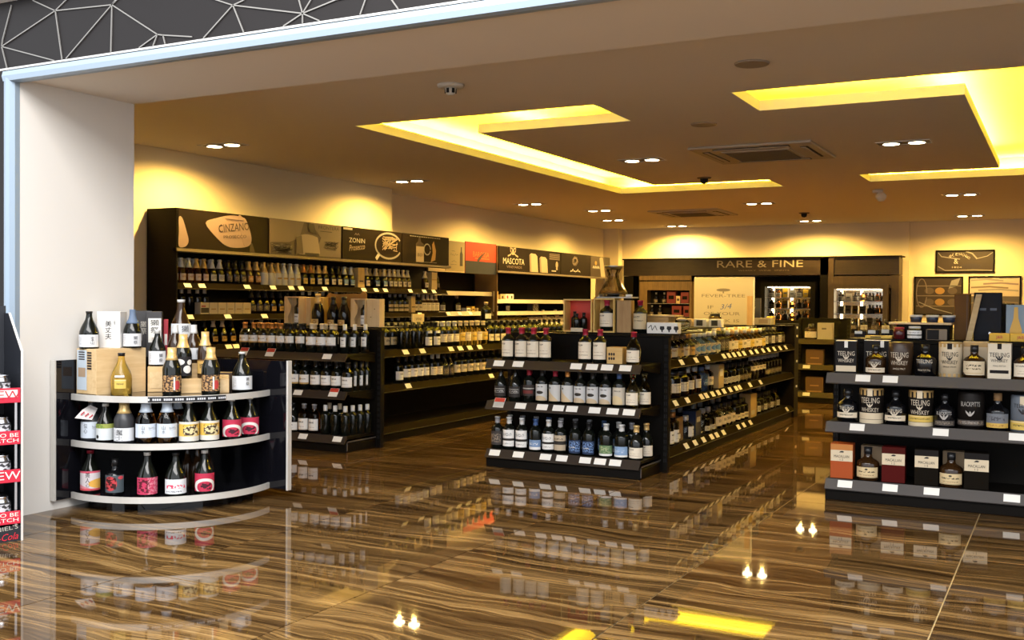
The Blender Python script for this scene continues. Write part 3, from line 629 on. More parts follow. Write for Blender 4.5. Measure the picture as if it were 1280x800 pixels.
L_MONO = lab('white_monogram_label', WH, [('e', .32, .52, .09, .15, (.62, .42, .18)), ('t', .28, .72, .22, .28, (.4, .33, .25), 40, 60), ('r', 0, 1, 0, .10, (.12, .10, .09))])
L_GREYTAN = lab('grey_tan_label', (.55, .55, .53), [('d', -1.0, .88, (.60, .46, .28)), ('e', .3, .8, .06, .06, K)])
L_SHADOW = lab('grey_animal_label', (.55, .55, .54), [('e', .5, .5, .22, .10, K), ('e', .5, -.05, .45, .35, (.55, .43, .28)), ('t', .3, .7, .82, .88, K, 30, 30)])
L_TANARC = lab('tan_arc_label', (.56, .50, .40), [('e', .4, .1, .42, .42, (.66, .52, .30)), ('t', .3, .7, .75, .82, K, 30, 30)])
L_TWO = lab('two_part_white_label', WH, [('r', 0, 1, .34, .48, K), ('t', .2, .8, .62, .8, (.3, .3, .3), 20, 16), ('t', .2, .8, .12, .2, (.3, .3, .3), 30, 30)])
L_TWOTAN = lab('two_part_tan_label', (.50, .40, .28), [('r', 0, 1, .38, .62, K), ('t', .2, .8, .7, .8, K, 20, 16)])
L_BLUEW = lab('blue_white_label', (.20, .30, .48), [('r', 0, 1, 0, .28, WH), ('t', .2, .8, .5, .7, (.75, .75, .75), 18, 10)])
L_BLUED = lab('dark_blue_label', (.02, .035, .08), [('t', .05, .95, .15, .9, (.16, .26, .48), 12, 9), ('t', .1, .7, .4, .5, (.5, .5, .5), 30, 12)])
L_GREEN = lab('green_white_label', (.13, .22, .10), [('r', 0, 1, 0, .2, WH), ('t', .1, .9, .3, .9, (.35, .40, .22), 10, 8)])
L_BLUEL = lab('light_blue_label', (.24, .36, .55), [('r', 0, 1, 0, .18, WH), ('t', .2, .8, .4, .7, (.45, .55, .7), 14, 10)])
L_DKARC = lab('dark_label_with_pale_lines', (.03, .025, .022), [('r', .1, .9, .70, .76, (.42, .40, .36)), ('t', .1, .9, .45, .60, (.45, .43, .40), 22, 12), ('r', .1, .9, .36, .40, (.35, .33, .30))])
L_DKRED = lab('dark_label_red_band', (.04, .03, .026), [('r', 0, 1, .62, .72, (.4, .38, .34)), ('r', .1, .9, .2, .5, (.16, .03, .025))])
L_PALE = lab('small_pale_label', (.72, .62, .46), [('t', .2, .8, .4, .7, K, 20, 14)])
L_GOLDL = lab('gold_label', (.55, .34, .10), [('t', .2, .8, .4, .7, K, 20, 14), ('r', 0, 1, .9, 1, (.2, .1, .03))])
L_ORG = lab('brown_orange_label', (.40, .20, .06), [('t', .2, .8, .3, .7, (.7, .55, .35), 14, 8)])
L_YEL = lab('yellow_label', (.66, .46, .10), [('t', .2, .8, .4, .6, K, 24, 16), ('r', 0, 1, .85, .9, (.8, .7, .5))])
L_SILVER = lab('silver_label', (.50, .48, .46), [('t', .1, .9, .2, .8, (.2, .18, .17), 14, 10)])
L_DARK = lab('dim_dark_label', (.05, .042, .038), [('t', .1, .9, .2, .8, (.25, .20, .15), 16, 8)])
L_PINK = lab('rose_label', (.62, .48, .40), [('t', .2, .8, .4, .7, (.4, .2, .1), 16, 10)])
L_BLUEDIA = lab('blue_diamond_label', (.55, .48, .36), [('e', .5, .5, .42, .30, (.10, .20, .45)), ('t', .2, .8, .8, .9, K, 20, 20)])
L_CREAMTRI = lab('cream_triangle_label', (.62, .52, .34), [('d', 1.3, -.55, (.05, .045, .05)), ('t', .1, .5, .6, .8, (.4, .2, .05), 18, 14)])

PROTO = {}
def bottle_proto(kind, glass, R, H, label, lz, la, cap, cz, n, name, extra):
    key = (kind, glass.name, R, H, label.name if label else '', lz, la, cap.name if cap else '', cz, n, name, extra)
    if key in PROTO: return PROTO[key]
    pr = BP[kind]; parts = []
    body = MB().lathe([(r*R, z*H) for r, z in pr], n).mesh(name, glass)
    if label:
        parts.append(('label', MB().patch(R+.0015, -la, la, lz[0]*H, lz[1]*H, 10 if n > 14 else 6).mesh('label', label)))
    if extra:      # a second, small label on the shoulder or neck
        em, e0, e1, ea = extra; em = MATS[em]
        parts.append(('neck_label', MB().patch(max(rad_at(pr, e0), rad_at(pr, (e0+e1)/2))*R+.0025, -ea, ea, e0*H, e1*H, 6, 0, rad_at(pr, e1)*R+.0025).mesh('neck_label', em)))
    if cap:
        zs = [cz]+[z for r, z in pr if cz < z < 1]+[1]
        prof = [(rad_at(pr, z)*R+.0022, z*H) for z in zs]; prof[-1] = (prof[-1][0], H+.0015); prof.append((0, H+.002))
        parts.append(('cap', MB().lathe(prof, n).mesh('cap', cap)))
    PROTO[key] = (body, parts); return PROTO[key]
THINGS = []      # (object, description, where): the label gets its ordinal once everything stands
def note(o, desc, where, cat, group=None): o['category'] = cat; o['group'] = group or where; THINGS.append((o, desc, where)); return o
def bottle(x, y, z, rz, desc, where, kind='bordeaux', glass=None, R=.060, H=.305, label=None, lz=(.14, .46), la=1.25, cap=None, cz=.80, n=16, name='wine_bottle', extra=None, cat='bottle'):
    me, parts = bottle_proto(kind, glass or G_DARK, R, H, label, lz, la, cap, cz, n, name, extra)
    o = link(name, me, None, (x, y, z+.0008), rz)
    for nm_, pm in parts: link(nm_, pm, o)
    return note(o, desc, where, cat)
def carton(x, y, z, rz, desc, where, w, d, h, m, name='carton', cat='box', bands=(), texts=(), top=None, ch=.003):
    """box whose front face looks along local -y; bands = (name, z0, z1, material, x0, x1) on the front, texts = (string, w, h, zc, material)"""
    me = MB().box((-w/2, -d/2, 0), (w/2, d/2, h), 0, ch).mesh(name, m)
    o = link(name, me, None, (x, y, z+.0008), rz)
    for b in bands:
        x0, x1 = (b[4], b[5]) if len(b) > 4 else (-.5, .5)
        MB().card(w*x0+(.002 if x0 == -.5 else 0), w*x1-(.002 if x1 == .5 else 0), b[1]*h, b[2]*h, -d/2-.0012).build(b[0], b[3], o)
    for s in texts: text(s[0], s[1], s[2], s[4], o, (s[5] if len(s) > 5 else 0, -d/2-.0026, s[3]*h))
    if top: MB().box((-w/2+.004, -d/2+.004, h), (w/2-.004, d/2-.004, h+.004)).build('lid', top, o)
    return note(o, desc, where, cat)
def wing_emblem(o, y, zc, s, m):
    mb = MB()
    for sg in (-1, 1): mb.prism([(zc+b*s, sg*a*s) for a, b in ((.02, -.3), (.15, -.05), (.55, .35), (.5, .05), (.32, -.2), (.1, -.45))], y-.001, y, 'y')
    mb.prism([(zc+b*s, a*s) for a, b in ((-.07, -.4), (.07, -.4), (.1, .1), (0, .28), (-.1, .1))], y-.0012, y, 'y')
    return mb.build('emblem', m, o)

rj = random.Random(21)
def J(a=.006): return rj.uniform(-a, a)
YF = 8.98
# ---- centre island end rack
w_ = 'top shelf, centre end rack'
for x, y in ((-4.80, 8.975), (-4.66, 8.985), (-4.53, 8.985), (-4.405, 9.0)): bottle(x, y, 1.04, J(.06), 'red-capped wine bottle, cream label', w_, 'bordeaux', G_DARK, .061, .315, L_CREAM, (.12, .60), 1.35, C_RED, .82, 20)
for x in (-4.73, -4.6, -4.47): bottle(x, 9.14, 1.04, J(.06), 'red-capped wine bottle, cream label', 'back row on '+w_, 'bordeaux', G_DARK, .061, .315, L_CREAM, (.12, .60), 1.35, C_RED, .82, 16)
for x in (-3.985, -3.835): bottle(x, 8.99, 1.04, J(.04), 'red-capped wine bottle, tall cream label', 'right half, '+w_, 'bordeaux', G_DARK, .064, .315, L_CREAM, (.12, .62), 1.35, C_RED, .82, 20)
bottle(-3.50, 8.99, 1.04, 0, 'red-capped clear bottle with pale label', 'right end, '+w_, 'burgundy', G_STRAW, .066, .30, L_CREAM, (.08, .44), 1.2, C_RED, .84, 20)
o = carton(-3.68, 9.02, 1.04, .1, 'yellow wooden carton with round holes', w_, .15, .14, .155, timber('pine_yellow', (.50, .30, .09), (.62, .40, .14)), 'bottle_carton')
for k in range(6): MB().prism([(z, x) for x, z in ell(-.05+.022*(k % 3), .05+.04*(k//3), .009, .014, 10)], -.0712, -.0702, 'y').build('hole', M_GAP, o)
w_ = 'middle shelf, centre end rack'
SP = [(-4.88, 'dark wine bottle with pale printed arcs', dict(kind='burgundy', label=L_DKARC, lz=(.14, .46), R=.062, H=.32)),
      (-4.72, 'dark wine bottle with pale printed arcs', dict(kind='burgundy', label=L_DKARC, lz=(.14, .46), R=.062, H=.32)),
      (-4.57, 'red-capped bottle with dark label', dict(label=L_DKRED, lz=(.2, .52), cap=C_RED, H=.325)),
      (-4.43, 'wine bottle with white animal label', dict(label=L_SHADOW, lz=(.08, .56), cap=C_BLACK, H=.325)),
      (-4.29, 'red-capped bottle, grey and tan label', dict(label=L_GREYTAN, lz=(.08, .56), cap=C_RED, H=.325)),
      (-4.16, 'copper-capped bottle, grey and tan label', dict(label=L_GREYTAN, lz=(.08, .56), cap=C_ORANGE, H=.325)),
      (-4.03, 'dark-capped bottle with grey animal label', dict(label=L_SHADOW, lz=(.08, .56), cap=C_BLACK, H=.32)),
      (-3.90, 'dark-capped bottle with grey animal label', dict(label=L_SHADOW, lz=(.08, .56), cap=C_BLACK, H=.32)),
      (-3.77, 'dark-capped bottle with grey animal label', dict(label=L_SHADOW, lz=(.08, .56), cap=C_BLACK, H=.32)),
      (-3.635, 'blue-capped bottle with tan arc label', dict(label=L_TANARC, lz=(.08, .56), cap=C_BLUE, H=.33)),
      (-3.50, 'clear wine bottle with cream label', dict(kind='burgundy', glass=G_STRAW, label=L_CREAM, lz=(.10, .46), la=1.1, H=.31, R=.064))]
for x, d_, kw in SP: bottle(x, YF, .64, J(.05), d_, w_, **{**dict(n=20, la=1.35), **kw})
bottle(-3.44, 9.12, .64, .3, 'clear wine bottle with cream label', 'back row, '+w_, 'burgundy', G_STRAW, .062, .31, L_CREAM, (.10, .46), 1.2)
for k, x in enumerate((-4.80, -4.64, -4.5, -4.36, -4.23, -4.1, -3.96, -3.83, -3.7, -3.57)):
    bottle(x, 9.14, .64, J(.1), 'dark wine bottle', 'back row, '+w_, 'bordeaux', G_DARK, .058, .32, (L_DKARC, L_GREYTAN, L_SHADOW)[k % 3], (.12, .5), 1.3, (C_BLACK, C_RED, C_GREYC, C_BLACK)[k % 4], .82)
w_ = 'bottom shelf, centre end rack'
SP = [(-4.92, 'dark bottle with dim label', dict(label=L_DARK, lz=(.12, .55), cap=C_GREYC)),
      (-4.79, 'white-capped bottle, two-part white label', dict(label=L_TWO, lz=(.10, .62), cap=C_WHITE)), (-4.65, 'white-capped bottle, two-part white label', dict(label=L_TWO, lz=(.10, .62), cap=C_WHITE)),
      (-4.50, 'blue-capped bottle, blue and white label', dict(label=L_BLUEW, lz=(.06, .36), cap=C_BLUE)), (-4.36, 'white-capped bottle, two white labels', dict(label=L_TWO, lz=(.10, .58), cap=C_WHITE)),
      (-4.235, 'white-capped bottle with tan labels', dict(label=L_TWOTAN, lz=(.10, .56), cap=C_GREYC)), (-4.08, 'grey-capped bottle with dark blue print', dict(label=L_BLUED, lz=(.05, .45), cap=C_BLACK)),
      (-3.94, 'dark bottle with dark blue print', dict(label=L_BLUED, lz=(.05, .45), cap=C_BLACK)), (-3.765, 'white-capped bottle, green and white label', dict(label=L_GREEN, lz=(.05, .36), cap=C_WHITE, R=.065)),
      (-3.61, 'white-capped bottle, light blue label', dict(label=L_BLUEL, lz=(.05, .36), cap=C_WHITE, R=.066)), (-3.465, 'gold-capped bottle with white label', dict(kind='burgundy', label=L_CREAM, lz=(.05, .36), cap=C_GOLD, R=.066))]
for x, d_, kw in SP: bottle(x, YF+.01, .17, J(.05), d_, w_, **{**dict(n=20, la=1.35, H=.31), **kw})
bottle(-3.435, 9.17, .17, .2, 'gold-capped bottle with white label', 'back row, '+w_, 'burgundy', G_DARK, .062, .315, L_CREAM, (.05, .36), 1.3, C_GOLD)
for k, x in enumerate((-4.86, -4.72, -4.57, -4.43, -4.3, -4.15, -4.0, -3.85, -3.7, -3.57)):
    bottle(x, 9.14, .17, J(.1), 'dark wine bottle', 'back row, '+w_, 'bordeaux', G_DARK, .058, .315, (L_TWO, L_BLUED, L_BLUEW)[k % 3], (.1, .5), 1.3, (C_WHITE, C_GREYC, C_GREYC, C_BLUE)[k % 4], .82)
# ---- left island end rack
w_ = 'top shelf, left end rack'
for k, x in enumerate((-8.17, -8.04, -7.9, -7.78, -7.65, -7.52, -7.37)):
    bottle(x, YF, 1.04, J(.05), ('copper-capped' if k < 5 else 'dark-capped')+' bottle with white and gold label', w_, 'bordeaux', G_DARK, .0592, .31, L_GOLDTOP if k < 3 else L_MONO, (.30, .56), 1.35, C_ORANGE if k < 5 else C_BLACK, .80, 18)
for x in (-7.22, -7.08, -6.95): bottle(x, YF, 1.04, J(.05), 'cream-capped bottle with white monogram label', w_, 'bordeaux', G_DARK, .064, .315, L_MONO, (.25, .55), 1.35, C_CREAM, .82, 18)
for x, y in ((-6.83, 9.05), (-6.78, 9.16), (-6.73, 9.285)): bottle(x, y, 1.04, .1, 'white-capped bottle with narrow white label', 'right end, '+w_, 'tall', G_DARK, .050, .31, L_WHITE, (.22, .56), .7, C_WHITE, .80, 18)
for k, x in enumerate((-8.3, -8.1, -7.97, -7.84, -7.7, -7.58, -7.45, -7.3, -7.15, -7.02)):
    bottle(x, 9.13, 1.04, J(.1), 'wine bottle with white label', 'back row, '+w_, 'bordeaux', G_DARK, .058, .31, L_MONO, (.28, .56), 1.3, C_ORANGE if k < 4 else (C_BLACK if k < 7 else C_CREAM), .80)
w_ = 'middle shelf, left end rack'
for x in (-7.58, -7.45, -7.31, -7.16, -7.02, -6.88): bottle(x, YF, .64, J(.05), 'dark bottle with square white label', w_, 'bordeaux', G_DARK, .062, .31, L_WHITE if x > -7.2 else L_GOLDTOP, (.19, .52), 1.35, C_BLACK, .82, 18)
bottle(-6.735, YF, .64, 0, 'dark bottle with wide white label', w_, 'bordeaux', G_DARK, .066, .31, L_WHITE, (.15, .50), 1.35, C_BLACK, .82, 18)
for x, y in ((-6.77, 9.105), (-6.76, 9.205), (-6.765, 9.305)): bottle(x+.04, y, .64, .2, 'dark bottle with narrow white label', 'right end, '+w_, 'tall', G_DARK, .048, .31, L_WHITE, (.17, .52), .7, C_BLACK, .82, 16)
for x in (-7.52, -7.38, -7.23, -7.09, -6.95): bottle(x, 9.13, .64, J(.1), 'dark wine bottle', 'back row, '+w_, 'bordeaux', G_DARK, .058, .31, L_WHITE, (.19, .52), 1.3, C_BLACK, .82)
w_ = 'bottom shelf, left end rack'
bottle(-7.47, YF, .17, 0, 'dark bottle with low white label', w_, 'burgundy', G_DARK, .066, .31, L_WHITE, (.06, .34), 1.35, C_BLACK, .84, 18)
for x in (-7.32, -7.18): bottle(x, YF, .17, 0, 'rosé bottle with white label', w_, 'bordeaux', G_ROSE, .063, .31, L_BLUEW if x < -99 else L_WHITE, (.10, .50), 1.3, C_GREYC, .84, 18)
for x, y in ((-7.03, 8.98), (-6.90, 8.98), (-6.765, 8.98), (-6.75, 9.09), (-6.73, 9.195), (-6.71, 9.30)): bottle(x, y, .17, .1, 'slim dark bottle with white capsule', w_, 'tall', G_DARK, .052, .31, None, (.3, .5), 1.2, C_WHITE, .80, 18)
for x in (-7.1, -6.96): bottle(x, 9.14, .17, 0, 'slim dark bottle with pale capsule', 'back row, '+w_, 'tall', G_DARK, .052, .315, None, (.3, .5), 1.2, C_CREAM if x < -6.9 else C_WHITE, .80)
# ---- left island, side towards the middle aisle
R90 = PI/2; XR = -6.95
w_ = 'top shelf, left island side'
for y in (10.3, 10.42, 10.57, 10.69): bottle(XR, y, 1.04, R90, 'slim dark bottle', w_, 'tall', G_DARK, .052, .31, None, cap=C_BLACK, cz=.82)
for y in (10.87, 11.06): bottle(XR, y, 1.04, R90, 'white-shouldered bottle with white label', w_, 'bordeaux', G_DARK, .062, .31, L_WHITE, (.08, .42), 1.3, C_BLACK, .84, extra=('white_label', .56, .66, .9))
for y in (11.22, 11.37, 11.52): bottle(XR, y, 1.04, R90, 'dark bottle with cream label', w_, 'bordeaux', G_DARK, .064, .31, L_CREAM, (.18, .5), 1.3, C_WHITE, .82)
for y in (11.67, 11.82, 11.97, 12.12, 12.27): bottle(XR, y, 1.04, R90, 'yellow wine bottle, cream label', w_, 'burgundy', G_STRAW, .064, .31, L_YEL if int(y*100) % 2 else L_CREAM, (.18, .55), 1.3, C_CREAM, .82)
for k in range(14): bottle(XR, 12.45+k*.17, 1.04, R90, 'dark bottle with small pale label', 'far end, '+w_, 'bordeaux', G_DARK, .06, .31, L_PALE, (.12, .42), 1.2, C_BLACK, .82, 12)
for k in range(16): bottle(XR-.16, 10.2+k*.145, 1.04, R90, 'wine bottle', 'second row, '+w_, 'bordeaux', G_DARK, .058, .31, L_PALE, (.15, .45), 1.2, (C_BLACK, C_BLACK, C_WHITE, C_CREAM)[k//4], .8, 12)
o = carton(-7.3, 11.2, 1.3155, R90, 'cream card sign standing', 'spine of left island', .27, .02, .13, mat('cream_card', (.56, .46, .30), .6), 'price_sign', 'sign', texts=(('WINE', .14, .035, .5, M_INKD),))
w_ = 'middle shelf, left island side'
for k, y in enumerate((10.24, 10.4, 10.54, 10.68, 10.81)): bottle(XR, y, .64, R90, 'dark bottle with white label', w_, 'bordeaux', G_DARK, .063, .31, L_WHITE, (.2, .52) if k else (.12, .45), 1.35, C_BLACK, .82)
for y in (10.99, 11.13): bottle(XR, y, .64, R90, 'white-capped bottle, cream label', w_, 'bordeaux', G_DARK, .06, .31, L_CREAM, (.18, .5), 1.3, C_WHITE, .82)
for y in (11.27, 11.4): bottle(XR, y, .64, R90, 'dark bottle with dim label', w_, 'burgundy', G_DARK, .06, .31, L_DARK, (.12, .45), 1.2, C_BLACK, .82)
for k in range(20): bottle(XR, 11.56+k*.165, .64, R90, 'dark bottle with tan label', w_, 'bordeaux', G_DARK, .061, .31, L_PALE, (.18, .5), 1.3, C_BLACK, .82, 12)
# ---- centre island, side towards the right aisle
XM = -3.56; w_ = 'top shelf, centre island side'
y = 9.62; k = 0
while y < 14.85:
    if y < 10.9: kw = dict(kind='round', glass=G_CLEAR if k % 3 else G_DARK, R=.075, H=.24, label=L_CREAMTRI if k % 2 else L_GOLDL, lz=(.08, .46), cap=C_WOOD, cz=.8, name='gin_bottle'); d_ = 'squat bottle with triangular cream label'
    elif y < 11.7: kw = dict(kind='round', glass=G_CLEAR if k % 2 else G_BLUE, R=.075, H=.25, label=L_BLUEDIA, lz=(.08, .5), cap=C_SILVER, cz=.8, name='gin_bottle'); d_ = 'squat bottle with blue diamond label'
    elif y < 12.1: kw = dict(kind='tall', glass=G_BLACK, R=.07, H=.25, label=L_DARK, lz=(.1, .6), cap=C_BLACK, cz=.8, name='liqueur_bottle'); d_ = 'square-shouldered black bottle'
    elif y < 13.7: kw = dict(kind='round', glass=G_AMBER if k % 3 == 0 else G_CLEAR, R=.075, H=.25, label=(L_CREAM, L_YEL, L_PALE)[k % 3], lz=(.1, .5), cap=C_GOLD if k % 2 else C_WHITE, cz=.8, name='spirit_bottle'); d_ = 'spirit bottle with cream or yellow label'
    else: kw = dict(kind='tall', glass=G_BLACK, R=.065, H=.255, label=L_SILVER if k % 2 else L_DARK, lz=(.15, .55), cap=C_BLACK, cz=.8, name='spirit_bottle'); d_ = 'dark spirit bottle'
    bottle(XM, y, 1.04, R90+J(.2), d_, w_, la=1.2, n=14, **kw)
    kw2 = dict(kw); kw2['H'] = kw['H']*1.06; kw2['label'] = (L_CREAM, L_YEL, L_BLUEDIA, L_PALE)[k % 4]
    if y < 14.2: bottle(XM-.19, y+.08, 1.04, R90+J(.2), 'spirit bottle', 'second row, '+w_, la=1.2, n=12, **kw2)
    y += .185; k += 1
w_ = 'middle shelf, centre island side'
MID = [(9.72, 'jar', G_DARK, .10, .19, L_SILVER, C_SILVER, 'squat dark jar'), (9.95, 'jar', G_BLACK, .09, .26, L_DARK, C_GREYC, 'tall dark jar'), (10.2, 'jar', G_BLACK, .10, .27, L_CREAM, C_BLACK, 'black jar with cream label'),
       (10.45, 'jar', G_BLACK, .10, .27, L_CREAM, C_BLACK, 'black jar with cream label'), (10.72, 'tall', G_AMBER, .075, .27, L_CREAM, C_WHITE, 'amber bottle with cream label'), (10.95, 'tall', G_AMBER, .075, .27, L_CREAM, C_WHITE, 'amber bottle with cream label'),
       (11.2, 'tall', G_BLUE, .075, .26, L_BLUED, C_BLUE, 'blue bottle with dark label'), (11.42, 'tall', G_CLEAR, .07, .27, L_PALE, C_WHITE, 'clear bottle with pale label')]
for y, kd, g, R_, H_, lb, cp, d_ in MID: bottle(XM, y, .64, R90+J(.2), d_, w_, kd, g, R_, H_, lb, (.2, .55), 1.2, cp, .84, 14, 'spirit_bottle')
carton(XM, 11.72, .64, R90, 'tall cream gift box', w_, .2, .15, .27, mat('cream_box', (.50, .38, .21), .5), 'gift_box', bands=(('box_label', .5, .8, M_TAG, -.3, .3),))
for k in range(7): bottle(XM, 12.0+k*.17, .64, R90+J(.2), ('clear' if k % 2 else 'dark')+' spirit bottle', w_, 'round' if k % 2 else 'tall', G_CLEAR if k % 2 else G_DARK, .07, .25, L_SILVER if k < 4 else L_DARK, (.12, .4), 1.2, C_BLACK, .8, 12, 'spirit_bottle')
for k in range(9): bottle(XM, 13.25+k*.17, .64, R90+J(.2), 'dark spirit bottle with raised neck label', w_, 'tall', G_BLACK if k > 3 else G_CLEAR, .068, .29, L_DARK if k > 3 else L_PALE, (.1, .35) if k > 3 else (.4, .6), 1.2, C_SILVER, .82, 12, 'spirit_bottle')
for k in range(22): bottle(XM-.2, 9.75+k*.23, .64, R90+J(.2), 'spirit bottle', 'second row, '+w_, 'tall', (G_BLACK, G_CLEAR, G_DARK)[k % 3], .07, .28, (L_DARK, L_PALE, L_SILVER)[k % 3], (.15, .5), 1.2, (C_BLACK, C_SILVER, C_GREYC)[k % 3], .82, 12, 'spirit_bottle')
w_ = 'bottom shelf, centre island side'
for k in range(4): bottle(XM+.02, 9.72+k*.16, .17, R90+J(.1), 'copper-capped clear bottle, white label', w_, 'tall', G_CLEAR, .068, .32, L_WHITE, (.06, .46), 1.2, C_ORANGE, .84, 14, 'spirit_bottle')
carton(XM-.05, 10.42, .17, R90, 'brown gift box', w_, .2, .15, .25, mat('brown_box', (.16, .10, .055), .5), 'gift_box', bands=(('box_label', .1, .3, M_TAG, -.3, .1),))
bottle(XM, 10.68, .17, R90+.3, 'round clear bottle with white label', w_, 'round', G_CLEAR, .085, .24, L_WHITE, (.1, .55), 1.2, C_SILVER, .8, 14, 'spirit_bottle')
carton(XM-.03, 10.98, .17, R90, 'navy gift box', w_, .2, .15, .27, mat('navy_box', (.015, .025, .06), .4), 'gift_box', bands=(('box_label', .55, .75, M_INKW, -.3, .3),))
for k, y in enumerate((11.25, 11.45)): bottle(XM, y, .17, R90+.1, 'frosted clear bottle', w_, 'round', G_CLEAR, .09, .27, L_SILVER, (.1, .3), 1.0, C_GREYC, .8, 14, 'spirit_bottle')
for k in range(4): bottle(XM, 11.72+k*.19, .17, R90+J(.2), 'clear bottle with pale round label', w_, 'round', G_CLEAR, .08, .27, L_PALE, (.12, .5), 1.2, C_BLACK, .8, 14, 'spirit_bottle')
for k in range(3): bottle(XM, 12.55+k*.18, .17, R90+J(.2), 'dark spirit bottle', w_, 'tall', G_BLACK, .07, .26, L_PALE, (.1, .35), 1.2, C_BLACK, .8, 12, 'spirit_bottle')
carton(XM, 13.15, .17, R90, 'large tan gift box', w_, .28, .15, .3, mat('tan_box', (.42, .29, .13), .5), 'gift_box', bands=(('box_label', .12, .3, M_INKW, -.4, .2),))
for k in range(8): bottle(XM-.03, 13.45+k*.17, .17, R90+J(.2), 'dark spirit bottle', w_, 'round' if k % 2 else 'tall', G_BLACK if k % 3 else G_CLEAR, .072, .26, L_SILVER if k % 2 else L_DARK, (.1, .4), 1.2, C_BLACK, .8, 12, 'spirit_bottle')
for k in range(18): bottle(XM-.2, 10.6+k*.24, .17, R90+J(.2), 'spirit bottle', 'second row, '+w_, 'tall', (G_BLACK, G_CLEAR, G_DARK)[k % 3], .07, .28, (L_DARK, L_PALE, L_SILVER)[k % 3], (.15, .5), 1.2, (C_BLACK, C_SILVER, C_GREYC)[k % 3], .82, 12, 'spirit_bottle')
# ---- left wall rack
XW = -9.72; w_ = 'upper shelf, left wall rack'
TOPW = [(9.11, 0)]
def spark(y, z, d_, w2_, glass=G_DARK, label=L_PALE, cap=C_GOLD, cz=.62, lz=(.12, .38), R=.0615, H=.315, x=XW, n=14, **k): bottle(x, y, z, R90+J(.05), d_, w2_, 'champagne', glass, R, H, label, lz, .85, cap, cz, n, 'sparkling_wine_bottle', **k)
for y in (9.40, 9.53, 9.66, 9.79, 9.92): spark(y, 1.81, 'golden sparkling bottle, white label', w_, G_AMBER, L_PINK, C_SILVER if y < 9.7 else C_GOLD)
for y in (10.06, 10.2): spark(y, 1.81, 'silver sparkling bottle', w_, G_DARK, L_SILVER, C_SILVER)
for y in (10.35, 10.485, 10.613): spark(y, 1.81, 'dark sparkling bottle with dark foil', w_, G_BLACK, L_DARK, C_BLACK)
for y in (10.75, 10.9): spark(y, 1.81, 'sparkling bottle with gold foil', w_, G_BROWN, L_ORG, C_GOLD)
for k, y in enumerate((11.05, 11.2, 11.33, 11.46, 11.60, 11.74)): spark(y, 1.81, 'white-coated sparkling bottle', w_, G_WHITE, L_GOLDL if k > 1 else None, C_GOLD if k < 3 else C_SILVER, .55, (.28, .36))
for k, y in enumerate((11.89, 12.05)): spark(y, 1.81, 'orange-labelled sparkling bottle', w_, G_DARK, L_YEL, C_ORANGE)
for y in (12.22, 12.38): spark(y, 1.81, 'gold-necked sparkling bottle with cream label', w_, G_DARK, L_PALE, C_GOLD)
for y in (12.55, 12.7): spark(y, 1.81, 'black-necked sparkling bottle with tan label', w_, G_BLACK, L_PALE, C_BLACK)
for y in (12.86, 13.02): spark(y, 1.81, 'silver-necked sparkling bottle with blue label', w_, G_DARK, L_BLUEL, C_SILVER)
carton(XW, 13.2, 1.81, R90, 'pale wooden bottle box', w_, .17, .14, .31, timber('pine_pale', (.46, .31, .13), (.58, .42, .20), axis='z'), 'wooden_box', bands=(('box_print', .3, .36, M_INKD, -.3, .3),))
for y in (13.42, 13.68, 13.9): spark(y, 1.81, 'dark sparkling bottle with pale foil', w_, G_DARK, L_PALE if y < 13.5 else L_BLUEW, C_CREAM)
for y in (14.05, 14.18, 14.31, 14.45, 14.58): spark(y, 1.81, 'cream-necked sparkling bottle, cream label', w_, G_BROWN, L_PALE, C_CREAM)
spark(15.12, 1.81, 'brown sparkling bottle with cream label', w_, G_BROWN, L_PALE, C_CREAM); carton(XW, 15.32, 1.81, R90, 'cream wine box', w_, .17, .14, .30, mat('cream_box', (.5, .38, .21), .5), 'gift_box', bands=(('box_print', .55, .6, M_GOLDP, -.5, .5),))
spark(15.48, 1.81, 'dark sparkling bottle, last', w_, G_DARK, L_DARK, C_BLACK)
for k in range(36): spark(9.46+k*.142, 1.81, 'sparkling bottle', 'back row, '+w_, G_AMBER if k < 4 else (G_WHITE if 11 <= k <= 16 else G_DARK), L_PINK if k < 4 else (L_PALE if k % 2 else L_DARK), C_SILVER if k < 6 else (C_BLACK if k < 10 or 22 < k < 25 else C_GOLD), x=XW-.15, n=12)
w_ = 'second shelf, left wall rack'
for y in (9.42, 9.55, 9.68, 9.81, 9.95, 10.08): bottle(XW-.14, y, 1.42, R90, 'dark bottle with white capsule', w_, 'tall', G_BLACK, .055, .33, None, cap=C_WHITE if y < 9.7 else C_CREAM, cz=.8, n=12)
for k in range(6): carton(XW+.03, 9.86+k*.155, 1.42, R90, 'cream carton'+(' with dark truck print' if k == 0 else ''), w_, .148, .1, .15, mat('cream_carton', (.58, .48, .34), .55), 'carton', bands=(('truck_print', .12, .55, M_INKD, -.45, .5), ('red_print', .62, .74, C_RED, -.4, .1)) if k == 0 else (('box_print', .4, .48, M_GOLDP, -.3, .3),))
for k in range(3): bottle(XW-.02, 10.82+k*.14, 1.42, R90, 'dark bottle with dim label', w_, 'champagne', G_BLACK, .062, .31, L_DARK, (.12, .4), 1.2, C_BLACK, .7, 12, 'sparkling_wine_bottle')
for k in range(4): bottle(XW-.02, 11.24+k*.16, 1.42, R90, 'dark bottle with small gold label', w_, 'champagne', G_BLACK, .062, .31, L_GOLDL, (.12, .34), .8, C_BLACK, .7, 12, 'sparkling_wine_bottle')
for k in range(6): bottle(XW-.02, 11.9+k*.155, 1.42, R90, 'dark bottle with silver cap', w_, 'bordeaux', G_BLACK, .06, .31, L_DARK, (.12, .4), 1.2, C_SILVER, .85, 12)
